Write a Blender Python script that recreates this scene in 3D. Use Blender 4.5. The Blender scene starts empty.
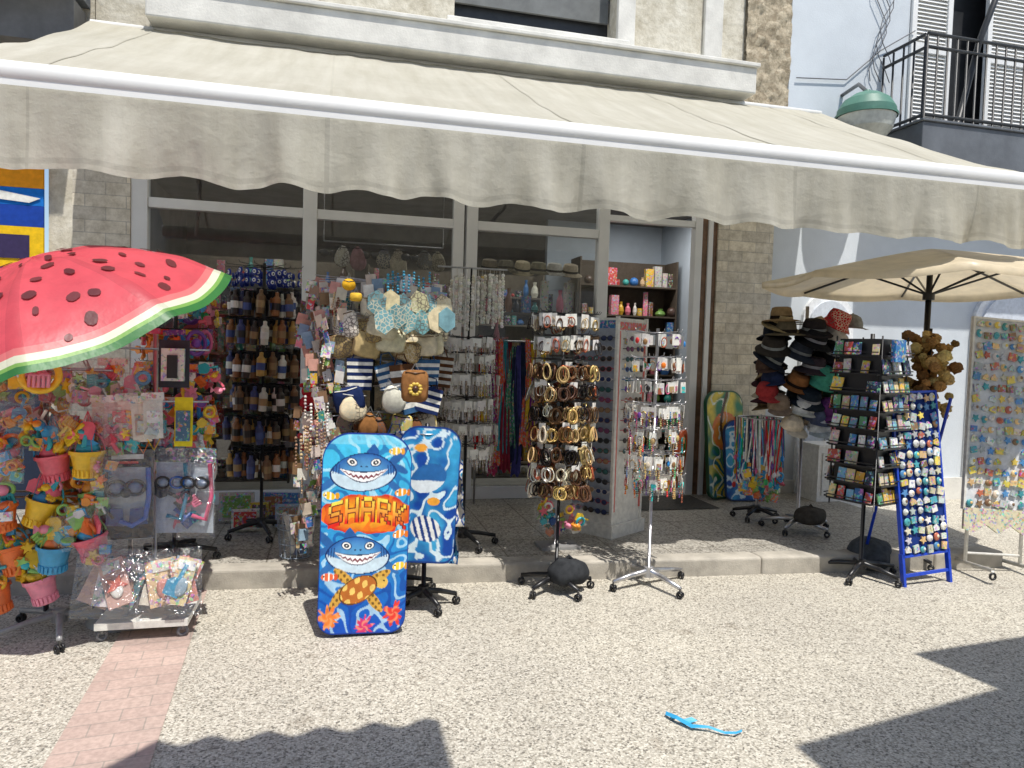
import bpy, math, random
from math import sin, cos, pi, radians, sqrt, exp
from mathutils import Vector, Matrix, noise
rnd = random.Random(11)
U = rnd.uniform
def S(r, g, b):
    def c(x):
        x /= 255.0
        return x/12.92 if x <= .04045 else ((x+.055)/1.055)**2.4
    return (c(r), c(g), c(b))
def jit(c, a=.15):
    k = 1+U(-a, a)
    return tuple(min(.95, max(.004, x*k*(1+U(-a*.3, a*.3)))) for x in c)
def T(x, y, z, rz=0, rx=0, ry=0):
    return Matrix.Translation((x, y, z)) @ Matrix.Rotation(rz, 4, 'Z') @ Matrix.Rotation(rx, 4, 'X') @ Matrix.Rotation(ry, 4, 'Y')

# ------------------------------------------------------------------ materials
def newmat(name):
    m = bpy.data.materials.new(name); m.use_nodes = True
    nt = m.node_tree; b = nt.nodes["Principled BSDF"]
    return m, nt, b
def N(nt, t, **k):
    n = nt.nodes.new(t)
    for a, v in k.items(): setattr(n, a, v)
    return n
def obj_coord(nt):
    return N(nt, "ShaderNodeTexCoord").outputs["Object"]
def ramp(nt, src, stops):
    r = N(nt, "ShaderNodeValToRGB"); e = r.color_ramp.elements
    while len(e) < len(stops): e.new(.5)
    for i, (p, c) in enumerate(stops):
        e[i].position = p; e[i].color = (*c, 1) if len(c) == 3 else c
    nt.links.new(src, r.inputs[0]); return r.outputs[0]
def mixc(nt, fac, a, b, mode='MIX'):
    m = N(nt, "ShaderNodeMix", data_type='RGBA', blend_type=mode)
    for s, v in ((m.inputs[0], fac), (m.inputs[6], a), (m.inputs[7], b)):
        if isinstance(v, (int, float)): s.default_value = v
        elif isinstance(v, tuple): s.default_value = (*v, 1)
        else: nt.links.new(v, s)
    return m.outputs[2]
def ntex(nt, co, scale, detail=4, rough=.6):
    n = N(nt, "ShaderNodeTexNoise"); n.inputs["Scale"].default_value = scale
    n.inputs["Detail"].default_value = detail; n.inputs["Roughness"].default_value = rough
    nt.links.new(co, n.inputs["Vector"]); return n.outputs["Fac"]
def bump(nt, b, h, st=.3, dist=.01):
    n = N(nt, "ShaderNodeBump"); n.inputs["Strength"].default_value = st; n.inputs["Distance"].default_value = dist
    nt.links.new(h, n.inputs["Height"]); nt.links.new(n.outputs[0], b.inputs["Normal"])
def attrmat(name, rough, metal=0, nz=.12, spec=.5, printed=False, pattern=False):
    m, nt, b = newmat(name)
    a = N(nt, "ShaderNodeAttribute", attribute_name="Col")
    col = a.outputs["Color"]; co = obj_coord(nt)
    if printed:
        v = N(nt, "ShaderNodeTexVoronoi"); v.inputs["Scale"].default_value = 70
        nt.links.new(co, v.inputs["Vector"])
        hs = N(nt, "ShaderNodeHueSaturation"); hs.inputs["Saturation"].default_value = .95; hs.inputs["Value"].default_value = .9
        nt.links.new(v.outputs["Color"], hs.inputs["Color"])
        n2 = ntex(nt, co, 38, 2)
        f = ramp(nt, n2, [(.50, (0, 0, 0)), (.56, (.75, .75, .75))])
        col = mixc(nt, f, col, hs.outputs[0])
    if pattern:
        v = N(nt, "ShaderNodeTexVoronoi", feature='DISTANCE_TO_EDGE'); v.inputs["Scale"].default_value = 45; nt.links.new(co, v.inputs["Vector"])
        n3 = ntex(nt, co, 5, 1)
        f = ramp(nt, v.outputs["Distance"], [(.05, (.85, .85, .85)), (.12, (0, 0, 0))])
        g_ = ramp(nt, n3, [(.48, (.15, .12, .10)), (.52, (.75, .68, .5))])
        col = mixc(nt, f, col, g_)
    n = ntex(nt, co, 25, 3)
    d = ramp(nt, n, [(.3, (1-nz*2,)*3), (.7, (1, 1, 1))])
    col = mixc(nt, 1.0, col, d, 'MULTIPLY')
    nt.links.new(col, b.inputs["Base Color"])
    b.inputs["Roughness"].default_value = rough; b.inputs["Metallic"].default_value = metal
    b.inputs["Specular IOR Level"].default_value = spec
    return m
PAPER = attrmat("painted_matte", .75, spec=.25)
PLAST = attrmat("plastic", .35)
METAL = attrmat("metal", .32, .85)
PRINT = attrmat("printed", .45, printed=True)
CLOTH = attrmat("cloth", .9, spec=.1, nz=.2)
PATT = attrmat("patterned_cloth", .9, spec=.1, pattern=True)
m, nt, b = newmat("clear_film"); nt.nodes.remove(b)
o = nt.nodes["Material Output"]; tr = N(nt, "ShaderNodeBsdfTransparent"); tr.inputs[0].default_value = (.95, .96, .97, 1)
gl = N(nt, "ShaderNodeBsdfGlossy"); gl.inputs["Roughness"].default_value = .12
co = obj_coord(nt); nn = ntex(nt, co, 22, 3)
bp = N(nt, "ShaderNodeBump"); bp.inputs["Strength"].default_value = 1; bp.inputs["Distance"].default_value = .04
nt.links.new(nn, bp.inputs["Height"]); nt.links.new(bp.outputs[0], gl.inputs["Normal"])
m1 = N(nt, "ShaderNodeMixShader"); m1.inputs[0].default_value = .15
nt.links.new(tr.outputs[0], m1.inputs[1]); nt.links.new(gl.outputs[0], m1.inputs[2]); nt.links.new(m1.outputs[0], o.inputs[0])
FILM = m
MATS = [PAPER, PLAST, METAL, PRINT, FILM, CLOTH, PATT]
pa, pl, me, pr, fi, cl, pt_ = range(7)

# ------------------------------------------------------------------ mesh builder
def tmpl_box():
    v = [(x, y, z) for x in (-.5, .5) for y in (-.5, .5) for z in (-.5, .5)]
    f = [(0, 1, 3, 2), (4, 6, 7, 5), (0, 4, 5, 1), (2, 3, 7, 6), (0, 2, 6, 4), (1, 5, 7, 3)]
    return v, f
BOXT = tmpl_box()
_sph = {}
def tmpl_sph(n, m):
    if (n, m) in _sph: return _sph[(n, m)]
    v = [(0, 0, 1)]; f = []
    for j in range(1, m):
        a = pi*j/m
        for i in range(n):
            t = 2*pi*i/n; v.append((sin(a)*cos(t), sin(a)*sin(t), cos(a)))
    v.append((0, 0, -1)); L = len(v)-1
    for i in range(n): f.append((0, 1+i, 1+(i+1) % n))
    for j in range(m-2):
        for i in range(n):
            a = 1+j*n+i; b_ = 1+j*n+(i+1) % n; f.append((a, a+n, b_+n, b_))
    s = 1+(m-2)*n
    for i in range(n): f.append((L, s+(i+1) % n, s+i))
    _sph[(n, m)] = (v, f); return v, f
_tor = {}
def tmpl_tor(n, k, q):
    key = (n, k, round(q, 2))
    if key in _tor: return _tor[key]
    v = []; f = []
    for i in range(n):
        t = 2*pi*i/n
        for j in range(k):
            a = 2*pi*j/k; R = 1+q*cos(a); v.append((R*cos(t), q*sin(a), R*sin(t)))
    for i in range(n):
        for j in range(k):
            a = i*k+j; b_ = i*k+(j+1) % k; c = ((i+1) % n)*k+(j+1) % k; d = ((i+1) % n)*k+j
            f.append((a, b_, c, d))
    _tor[key] = (v, f); return v, f
class MB:
    def __init__(s): s.v = []; s.f = []; s.c = []; s.m = []; s.s = []
    def add(s, M, v, f, col, mat=0, smooth=False):
        o = len(s.v)
        s.v.extend([tuple(M @ Vector(p)) for p in v])
        for q in f:
            s.f.append(tuple(i+o for i in q)); s.c.append(col); s.m.append(mat); s.s.append(smooth)
    def box(s, M, cx, cy, cz, sx, sy, sz, col, mat=0):
        s.add(M @ Matrix.Translation((cx, cy, cz)) @ Matrix.Diagonal((sx, sy, sz, 1)), *BOXT, col, mat)
    def bx(s, x0, x1, y0, y1, z0, z1, col, mat=0):
        s.box(Matrix.Identity(4), (x0+x1)/2, (y0+y1)/2, (z0+z1)/2, x1-x0, y1-y0, z1-z0, col, mat)
    def sph(s, M, c, r, col, mat=0, n=10, m_=6):
        r = (r, r, r) if isinstance(r, (int, float)) else r
        s.add(M @ Matrix.Translation(c) @ Matrix.Diagonal((*r, 1)), *tmpl_sph(n, m_), col, mat, True)
    def tor(s, M, c, rx, rz, q, col, mat=0, n=14, k=5):
        s.add(M @ Matrix.Translation(c) @ Matrix.Diagonal((rx, (rx+rz)/2, rz, 1)), *tmpl_tor(n, k, q), col, mat, True)
    def lathe(s, M, prof, col, mat=0, n=16, cols=None):
        for j in range(len(prof)-1):
            (r0, z0), (r1, z1) = prof[j], prof[j+1]
            v = []; f = []
            for i in range(n):
                t = 2*pi*i/n; v.append((r0*cos(t), r0*sin(t), z0)); v.append((r1*cos(t), r1*sin(t), z1))
            for i in range(n):
                a = 2*i; b_ = 2*((i+1) % n); f.append((a, b_, b_+1, a+1))
            s.add(M, v, f, cols[j] if cols else col, mat, True)
    def tube(s, M, pts, r, col, mat=0, n=6):
        pts = [Vector(p) for p in pts]; v = []; f = []; K = len(pts)
        for i, p in enumerate(pts):
            d = (pts[min(i+1, K-1)]-pts[max(i-1, 0)]).normalized()
            a = d.orthogonal().normalized() if i == 0 else (a - d*a.dot(d)).normalized()
            b_ = d.cross(a); rr = r[i] if isinstance(r, (list, tuple)) else r
            for j in range(n):
                t = 2*pi*j/n; v.append(tuple(p+a*(rr*cos(t))+b_*(rr*sin(t))))
        for i in range(K-1):
            for j in range(n):
                f.append((i*n+j, i*n+(j+1) % n, (i+1)*n+(j+1) % n, (i+1)*n+j))
        f.append(tuple(range(n))); f.append(tuple((K-1)*n+j for j in range(n)))
        s.add(M, v, f, col, mat, True)
    def slab(s, M, pts, th, col, mat=0):
        k = len(pts); v = [(x, -th/2, z) for x, z in pts]+[(x, th/2, z) for x, z in pts]
        f = [tuple(range(k)), tuple(range(2*k-1, k-1, -1))]+[(i, i+k, (i+1) % k+k, (i+1) % k) for i in range(k)]
        s.add(M, v, f, col, mat)
    def obj(s, name, parent=None, mats=None):
        me_ = bpy.data.meshes.new(name); me_.from_pydata(s.v, [], s.f)
        for mt in (mats or MATS): me_.materials.append(mt)
        me_.polygons.foreach_set("material_index", s.m); me_.polygons.foreach_set("use_smooth", s.s)
        at = me_.color_attributes.new("Col", 'FLOAT_COLOR', 'CORNER'); buf = []
        for q, c in zip(s.f, s.c): buf.extend([c[0], c[1], c[2], 1.0]*len(q))
        at.data.foreach_set("color", buf); me_.update()
        o = bpy.data.objects.new(name, me_); bpy.context.collection.objects.link(o)
        if parent: o.parent = parent
        return o
def empty(name):
    e = bpy.data.objects.new(name, None); e.empty_display_size = .1; bpy.context.collection.objects.link(e); return e
I4 = Matrix.Identity(4)
WHT = S(240, 238, 230); BLK = (.014, .014, .016); CHR = (.6, .6, .62); GRY = (.3, .3, .3)

def painted(name, M, w, h, fn, nx, nz, bulge=None, mat=None, parent=None):
    v = []; f = []; cc = []
    for j in range(nz+1):
        for i in range(nx+1):
            a, b_ = i/nx, j/nz
            v.append(tuple(M @ Vector(((a-.5)*w, bulge(a, b_) if bulge else 0, b_*h))))
            cc.append(fn(a, b_))
    for j in range(nz):
        for i in range(nx):
            f.append((j*(nx+1)+i, j*(nx+1)+i+1, (j+1)*(nx+1)+i+1, (j+1)*(nx+1)+i))
    me_ = bpy.data.meshes.new(name); me_.from_pydata(v, [], f)
    me_.materials.append(mat or PLAST)
    at = me_.color_attributes.new("Col", 'FLOAT_COLOR', 'POINT'); buf = []
    for c in cc: buf.extend([*c, 1])
    at.data.foreach_set("color", buf)
    me_.polygons.foreach_set("use_smooth", [True]*len(f))
    o = bpy.data.objects.new(name, me_); bpy.context.collection.objects.link(o)
    if parent: o.parent = parent
    return o

# ------------------------------------------------------------------ setting materials
def simple(name, col, rough=.8, nscale=6, amt=.15, bst=.0, bscale=60, col2=None, nd=5):
    m, nt, b = newmat(name); co = obj_coord(nt)
    n = ntex(nt, co, nscale, nd)
    c2 = col2 or tuple(x*(1-amt*2) for x in col)
    nt.links.new(ramp(nt, n, [(.35, c2), (.65, col)]), b.inputs["Base Color"])
    b.inputs["Roughness"].default_value = rough
    if bst: bump(nt, b, ntex(nt, co, bscale, 4), bst, .01)
    return m
m, nt, b = newmat("aggregate_ground"); co = obj_coord(nt)
v = N(nt, "ShaderNodeTexVoronoi"); v.inputs["Scale"].default_value = 120; nt.links.new(co, v.inputs["Vector"])
sep = N(nt, "ShaderNodeSeparateColor"); nt.links.new(v.outputs["Color"], sep.inputs[0])
base = ramp(nt, sep.outputs[0], [(0, (.17, .16, .14)), (.16, (.38, .36, .31)), (.45, (.545, .52, .455)), (1, (.73, .705, .63))])
e = ramp(nt, v.outputs["Distance"], [(.3, (1, 1, 1)), (.8, (.76, .74, .71))])
c = mixc(nt, 1, base, e, 'MULTIPLY')
big = ramp(nt, ntex(nt, co, .9, 7, .65), [(.3, (.84, .83, .82)), (.7, (1.04, 1.03, 1.0))])
c = mixc(nt, 1, c, big, 'MULTIPLY')
med = ramp(nt, ntex(nt, co, 30, 4, .7), [(.3, (.84, .83, .82)), (.7, (1.08, 1.08, 1.08))])
c = mixc(nt, 1, c, med, 'MULTIPLY')
spot = ramp(nt, ntex(nt, co, 6.5, 3, .5), [(.27, (.78, .76, .74)), (.36, (1, 1, 1))])
c = mixc(nt, 1, c, spot, 'MULTIPLY')
nt.links.new(c, b.inputs["Base Color"]); b.inputs["Roughness"].default_value = .8
bump(nt, b, v.outputs["Distance"], .3, .003); GROUND = m
m, nt, b = newmat("platform_terrazzo"); co = obj_coord(nt)
v = N(nt, "ShaderNodeTexVoronoi"); v.inputs["Scale"].default_value = 80; nt.links.new(co, v.inputs["Vector"])
sep = N(nt, "ShaderNodeSeparateColor"); nt.links.new(v.outputs["Color"], sep.inputs[0])
base = ramp(nt, sep.outputs[1], [(0, (.14, .13, .115)), (.4, (.31, .29, .25)), (1, (.50, .475, .42))])
br = N(nt, "ShaderNodeTexBrick"); br.offset = 0; br.inputs["Scale"].default_value = 1; br.inputs["Brick Width"].default_value = .4; br.inputs["Row Height"].default_value = .4
br.inputs["Mortar Size"].default_value = .005; br.inputs["Color1"].default_value = (1, 1, 1, 1); br.inputs["Color2"].default_value = (.9, .9, .9, 1); br.inputs["Mortar"].default_value = (.45, .43, .4, 1)
nt.links.new(co, br.inputs["Vector"])
nt.links.new(mixc(nt, 1, base, br.outputs[0], 'MULTIPLY'), b.inputs["Base Color"]); b.inputs["Roughness"].default_value = .55; TERR = m
KERB = simple("kerb_concrete", (.50, .465, .40), .85, 5, .18, .3, 90)
m, nt, b = newmat("pink_pavers"); co = obj_coord(nt)
mp = N(nt, "ShaderNodeMapping"); nt.links.new(co, mp.inputs[0]); mp.inputs["Rotation"].default_value = (0, 0, radians(-5.7))
br = N(nt, "ShaderNodeTexBrick"); br.inputs["Scale"].default_value = 1; br.inputs["Brick Width"].default_value = .2; br.inputs["Row Height"].default_value = .1
br.inputs["Mortar Size"].default_value = .003; br.inputs["Color1"].default_value = (.55, .415, .355, 1); br.inputs["Color2"].default_value = (.48, .355, .305, 1); br.inputs["Mortar"].default_value = (.36, .30, .26, 1)
nt.links.new(mp.outputs[0], br.inputs["Vector"])
c = mixc(nt, 1, br.outputs[0], ramp(nt, ntex(nt, co, 45, 5), [(.3, (.8, .8, .8)), (.7, (1.1, 1.1, 1.1))]), 'MULTIPLY')
c = mixc(nt, 1, c, ramp(nt, ntex(nt, co, 3, 5), [(.3, (.82, .84, .84)), (.7, (1.05, 1.05, 1.05))]), 'MULTIPLY')
nt.links.new(c, b.inputs["Base Color"]); b.inputs["Roughness"].default_value = .85; PINK = m
m, nt, b = newmat("old_plaster"); co = obj_coord(nt)
n1 = ntex(nt, co, 2.2, 8, .7); n2 = ntex(nt, co, 14, 6, .7)
c = mixc(nt, 1, ramp(nt, n1, [(.32, (.40, .355, .27)), (.45, (.58, .54, .44)), (.68, (.73, .70, .61))]),
         ramp(nt, n2, [(.3, (.74, .72, .67)), (.6, (1.05, 1.05, 1.05))]), 'MULTIPLY')
nt.links.new(c, b.inputs["Base Color"]); b.inputs["Roughness"].default_value = .92; bump(nt, b, n2, .5, .02); PLASTER = m
m, nt, b = newmat("rough_rubble"); co = obj_coord(nt)
v = N(nt, "ShaderNodeTexVoronoi"); v.inputs["Scale"].default_value = 16; nt.links.new(co, v.inputs["Vector"])
sep = N(nt, "ShaderNodeSeparateColor"); nt.links.new(v.outputs["Color"], sep.inputs[0])
c = mixc(nt, 1, ramp(nt, sep.outputs[0], [(0, (.40, .33, .23)), (1, (.62, .54, .40))]), ramp(nt, ntex(nt, co, 30, 6, .75), [(.3, (.55, .53, .5)), (.6, (1.1, 1.1, 1.1))]), 'MULTIPLY')
nt.links.new(c, b.inputs["Base Color"]); b.inputs["Roughness"].default_value = .95; bump(nt, b, ntex(nt, co, 22, 6, .8), .8, .03); RUBBLE = m
m, nt, b = newmat("stone_cladding"); co = obj_coord(nt)
sx = N(nt, "ShaderNodeSeparateXYZ"); nt.links.new(co, sx.inputs[0]); cx = N(nt, "ShaderNodeCombineXYZ")
ad = N(nt, "ShaderNodeMath", operation='ADD'); nt.links.new(sx.outputs[0], ad.inputs[0]); nt.links.new(sx.outputs[1], ad.inputs[1])
nt.links.new(ad.outputs[0], cx.inputs[0]); nt.links.new(sx.outputs[2], cx.inputs[1])
br = N(nt, "ShaderNodeTexBrick"); br.inputs["Scale"].default_value = 1; br.inputs["Brick Width"].default_value = .31; br.inputs["Row Height"].default_value = .105
br.inputs["Mortar Size"].default_value = .004; br.inputs["Color1"].default_value = (.82, .76, .63, 1); br.inputs["Color2"].default_value = (.64, .60, .52, 1); br.inputs["Mortar"].default_value = (.50, .47, .41, 1)
nt.links.new(cx.outputs[0], br.inputs["Vector"])
c = mixc(nt, 1, br.outputs[0], ramp(nt, ntex(nt, co, 12, 7, .75), [(.32, (.66, .63, .58)), (.62, (1.08, 1.08, 1.08))]), 'MULTIPLY')
nt.links.new(c, b.inputs["Base Color"]); b.inputs["Roughness"].default_value = .8; bump(nt, b, ntex(nt, co, 20, 6, .7), .6, .02); CLAD = m
CONC = simple("painted_concrete", (.76, .745, .69), .85, 3.5, .12, .3, 50)
BLUEW = simple("pale_blue_render", (.63, .68, .725), .85, 1.6, .06, .2, 70)
WHITEP = simple("white_paint", (.82, .82, .80), .5, 3, .03)
FRAME = simple("white_aluminium", (.78, .79, .79), .35, 4, .04)
DARK = simple("dark_metal", (.03, .032, .035), .45, 8, .2)
SLABG = simple("grey_slab", (.14, .155, .175), .7, 4, .15, .2, 60)
INTW = simple("interior_wall", (.50, .57, .65), .8, 2, .08)
INTF = simple("interior_floor", (.40, .39, .36), .4, 10, .15)
INTD = simple("interior_dark", (.20, .185, .17), .8, 3, .2)
WOOD = simple("brown_wood", (.20, .11, .06), .5, 14, .25)
GREEN = simple("green_enamel", (.085, .22, .165), .5, 5, .12)
MATM = simple("door_mat", (.09, .085, .075), .95, 60, .3)
m, nt, b = newmat("awning_fabric"); co = obj_coord(nt)
n1 = ntex(nt, co, 1.3, 6, .65)
c = ramp(nt, n1, [(.3, (.50, .48, .40)), (.7, (.585, .565, .485))])
mp = N(nt, "ShaderNodeMapping"); nt.links.new(co, mp.inputs[0]); mp.inputs["Scale"].default_value = (9, .8, 1.2)
st_ = ramp(nt, ntex(nt, mp.outputs[0], 1.0, 5, .6), [(.3, (.88, .87, .84)), (.65, (1.03, 1.03, 1.03))])
c = mixc(nt, 1, c, st_, 'MULTIPLY')
at = N(nt, "ShaderNodeAttribute", attribute_name="Col"); c = mixc(nt, 1, c, at.outputs["Color"], 'MULTIPLY')
nt.links.new(c, b.inputs["Base Color"]); b.inputs["Roughness"].default_value = .85; b.inputs["Specular IOR Level"].default_value = .2
bump(nt, b, ntex(nt, co, 9, 5, .6), .35, .03)
tl = N(nt, "ShaderNodeBsdfTranslucent"); nt.links.new(c, tl.inputs[0]); mx = N(nt, "ShaderNodeMixShader"); mx.inputs[0].default_value = .25
nt.links.new(b.outputs[0], mx.inputs[1]); nt.links.new(tl.outputs[0], mx.inputs[2]); nt.links.new(mx.outputs[0], nt.nodes["Material Output"].inputs[0]); AWN = m
m, nt, b = newmat("umbrella_cloth"); at = N(nt, "ShaderNodeAttribute", attribute_name="Col"); co = obj_coord(nt)
c = mixc(nt, 1, at.outputs["Color"], ramp(nt, ntex(nt, co, 7, 5), [(.3, (.80, .80, .80)), (.7, (1, 1, 1))]), 'MULTIPLY')
nt.links.new(c, b.inputs["Base Color"]); b.inputs["Roughness"].default_value = .42; bump(nt, b, ntex(nt, co, 6, 4), .3, .02)
tl = N(nt, "ShaderNodeBsdfTranslucent"); nt.links.new(c, tl.inputs[0]); mx = N(nt, "ShaderNodeMixShader"); mx.inputs[0].default_value = .3
nt.links.new(b.outputs[0], mx.inputs[1]); nt.links.new(tl.outputs[0], mx.inputs[2]); nt.links.new(mx.outputs[0], nt.nodes["Material Output"].inputs[0]); UMB = m
m, nt, b = newmat("shop_glass"); nt.nodes.remove(b); tr = N(nt, "ShaderNodeBsdfTransparent"); tr.inputs[0].default_value = (.80, .83, .82, 1)
gl = N(nt, "ShaderNodeBsdfGlossy"); gl.inputs["Roughness"].default_value = .01; fr = N(nt, "ShaderNodeFresnel"); fr.inputs[0].default_value = 2.1
mx = N(nt, "ShaderNodeMixShader"); nt.links.new(fr.outputs[0], mx.inputs[0]); nt.links.new(tr.outputs[0], mx.inputs[1]); nt.links.new(gl.outputs[0], mx.inputs[2])
nt.links.new(mx.outputs[0], nt.nodes["Material Output"].inputs[0]); GLASS = m

def static(name, boxes, mat, parent=None, bevel=.0):
    mb = MB()
    for q in boxes: mb.bx(*q, (1, 1, 1), 0)
    o = mb.obj(name, parent, [mat])
    if bevel:
        md = o.modifiers.new("b", 'BEVEL'); md.width = bevel; md.segments = 2
    return o
# ------------------------------------------------------------------ ground
def sheet(name, pts, z, mat, parent=None):
    me_ = bpy.data.meshes.new(name); me_.from_pydata([(x, y, z) for x, y in pts], [], [tuple(range(len(pts)))]); me_.materials.append(mat)
    o = bpy.data.objects.new(name, me_); bpy.context.collection.objects.link(o)
    if parent: o.parent = parent
    return o
sheet("ground", [(-300, -300), (300, -300), (300, 300), (-300, 300)], 0, GROUND)
def ky(x): return 4.70-.066*(x+.2)
sheet("brick_paver_strip", [(-.76, -1.0), (-.40, -1.0), (-.735, ky(-.7)-.002), (-1.10, ky(-1.1)-.002)], .004, PINK)
pv = empty("shop_platform")
def prism(name, poly, z0, z1, mat, parent, bevel=0):
    k = len(poly); v = [(x, y, z0) for x, y in poly]+[(x, y, z1) for x, y in poly]
    f = [tuple(range(k-1, -1, -1)), tuple(range(k, 2*k))]+[(i, (i+1) % k, (i+1) % k+k, i+k) for i in range(k)]
    me_ = bpy.data.meshes.new(name); me_.from_pydata(v, [], f); me_.materials.append(mat)
    o = bpy.data.objects.new(name, me_); bpy.context.collection.objects.link(o); o.parent = parent
    if bevel:
        md = o.modifiers.new("b", 'BEVEL'); md.width = bevel; md.segments = 3
    return o
xk = -2.6
while xk < 5.0:
    x2 = min(xk+1.4, 5.0)
    prism("kerb_stone", [(xk+.0015, ky(xk)), (x2-.0015, ky(x2)), (x2-.0015, ky(x2)+.16), (xk+.0015, ky(xk)+.16)], -.05, .125+U(-.002, .002), KERB, pv, .018); xk = x2
prism("terrazzo_slab", [(-2.6, ky(-2.6)+.162), (5.0, ky(5.0)+.162), (5.0, 6.75), (-2.6, 6.75)], -.05, .12, TERR, pv)

# ------------------------------------------------------------------ shop building
FY = 6.70
shop = empty("souvenir_shop_building")
static("upper_wall", [(-1.95, 1.03, FY+.05, FY+.4, 3.15, 4.56), (2.65, 4.02, FY+.05, FY+.4, 3.15, 4.56), (1.03, 2.65, FY+.05, FY+.4, 3.15, 4.56),
                      (-1.95, 1.03, FY+.052, FY+.4, 4.56, 7.5), (2.65, 4.02, FY+.052, FY+.4, 4.56, 7.5), (1.03, 2.65, FY+.054, FY+.4, 6.2, 7.5)], PLASTER, shop)
static("window_reveal_dark", [(1.03, 2.65, FY+.36, FY+.38, 4.56, 6.2)], DARK, shop)
static("window_sill", [(.95, 2.73, FY-.05, FY+.3, 4.52, 4.575)], CONC, shop, .01)
static("window_blind", [(1.05, 2.63, FY+.30, FY+.33, 4.86, 6.2)], simple("grey_blind", (.16, .17, .17), .7), shop)
static("white_pilaster", [(2.62, 2.80, FY-.01, FY+.05, 4.45, 7.5), (3.55, 3.75, FY+.0, FY+.05, 4.45, 7.5)], CONC, shop, .01)
static("concrete_ledge", [(-1.5, 3.97, FY-.30, FY+.05, 4.12, 4.37)], CONC, shop, .015)
static("ledge_lip", [(-1.52, 3.99, FY-.33, FY+.048, 4.37, 4.41)], CONC, shop, .008)
mb = MB(); nx, nz = 20, 110
vv = []; ff = []
for j in range(nz+1):
    for i in range(nx+1):
        x = 4.02+.51*i/nx; z = 4.0+3.5*j/nz
        d = noise.fractal(Vector((x*9, 0, z*9)), .6, 2, 5)*.028
        vv.append((x, FY-.0-d, z))
for j in range(nz):
    for i in range(nx):
        ff.append((j*(nx+1)+i, j*(nx+1)+i+1, (j+1)*(nx+1)+i+1, (j+1)*(nx+1)+i))
mb.add(I4, vv, ff, (1, 1, 1), 0, True); mb.obj("rubble_corner", shop, [RUBBLE])
static("rubble_core", [(4.02, 4.53, FY+.06, FY+.4, 3.15, 7.5)], RUBBLE, shop)
static("cladding_pilaster", [(-2.09, -1.66, FY-.05, FY+.3, .12, 3.4), (3.77, 4.40, FY-.05, FY+.3, .12, 4.0)], CLAD, shop)
static("lintel", [(-1.66, 3.77, FY+.02, FY+.3, 3.05, 3.15)], CONC, shop)
fr_ = [(-1.66, -1.53, FY-.04, FY+.06, .12, 3.05), (-.28, -.16, FY-.04, FY+.06, .12, 3.05), (1.06, 1.16, FY-.04, FY+.06, .12, 3.05), (1.185, 1.29, FY-.04, FY+.06, .12, 3.05),
       (2.49, 2.60, FY-.04, FY+.06, .12, 3.05), (3.52, 3.60, FY-.04, FY+.06, .12, 3.05)]
for a, c in ((-1.53, -.28), (-.16, 1.06), (1.29, 2.49)):
    fr_ += [(a, c, FY-.03, FY+.05, 2.66, 2.745), (a, c, FY-.03, FY+.05, .12, .24), (a, c, FY-.03, FY+.05, 2.98, 3.05)]
fr_ += [(2.60, 3.52, FY-.03, FY+.05, 2.84, 2.90)]
static("aluminium_frames", fr_, FRAME, shop, .006)
static("door_jamb_wood", [(3.602, 3.66, FY-.03, FY+.1, .12, 3.0), (3.715, 3.768, FY-.03, FY+.1, .12, 3.0)], WOOD, shop, .004)
static("door_jamb_white", [(3.662, 3.713, FY-.05, FY+.1, .12, 3.0)], FRAME, shop, .004)
mb = MB()
for a, c in ((-1.53, -.28), (-.16, 1.06), (1.29, 2.49)):
    for z0, z1 in ((.24, 2.66), (2.745, 2.98)):
        mb.add(I4, [(a, FY, z0), (c, FY, z0), (c, FY, z1), (a, FY, z1)], [(0, 1, 2, 3)], (1, 1, 1))
mb.obj("glass_panes", shop, [GLASS])
static("interior_shell", [(-1.95, 4.4, 10.6, 10.7, .12, 3.3), (-2.05, -1.95, FY+.3, 10.7, .12, 3.3)], INTD, shop)
static("interior_wall_pale", [(4.40, 4.5, FY+.3, 10.7, .12, 3.3), (2.75, 4.4, 9.3, 9.4, .12, 3.3)], INTW, shop)
static("interior_ceiling", [(-2.05, 4.5, FY+.3, 10.7, 3.3, 3.4)], INTD, shop)
static("interior_floor", [(-2.05, 4.5, 6.752, 10.7, .05, .118)], INTF, shop)
static("roof_slab", [(-2.05, 4.53, FY+.4, 11, 7.4, 7.5)], CONC, shop)
for k, (x, y, en) in enumerate(((-.6, 7.9, 11), (1.6, 7.9, 11), (3.6, 8.0, 24))):
    L = bpy.data.lights.new("shop_ceiling_lamp", 'AREA'); L.shape = 'RECTANGLE'; L.size = 1.2; L.size_y = .3; L.energy = en; L.color = (1, .97, .92)
    lo = bpy.data.objects.new("shop_ceiling_lamp", L); lo.location = (x, y, 3.27); bpy.context.collection.objects.link(lo); lo.parent = shop

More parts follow.
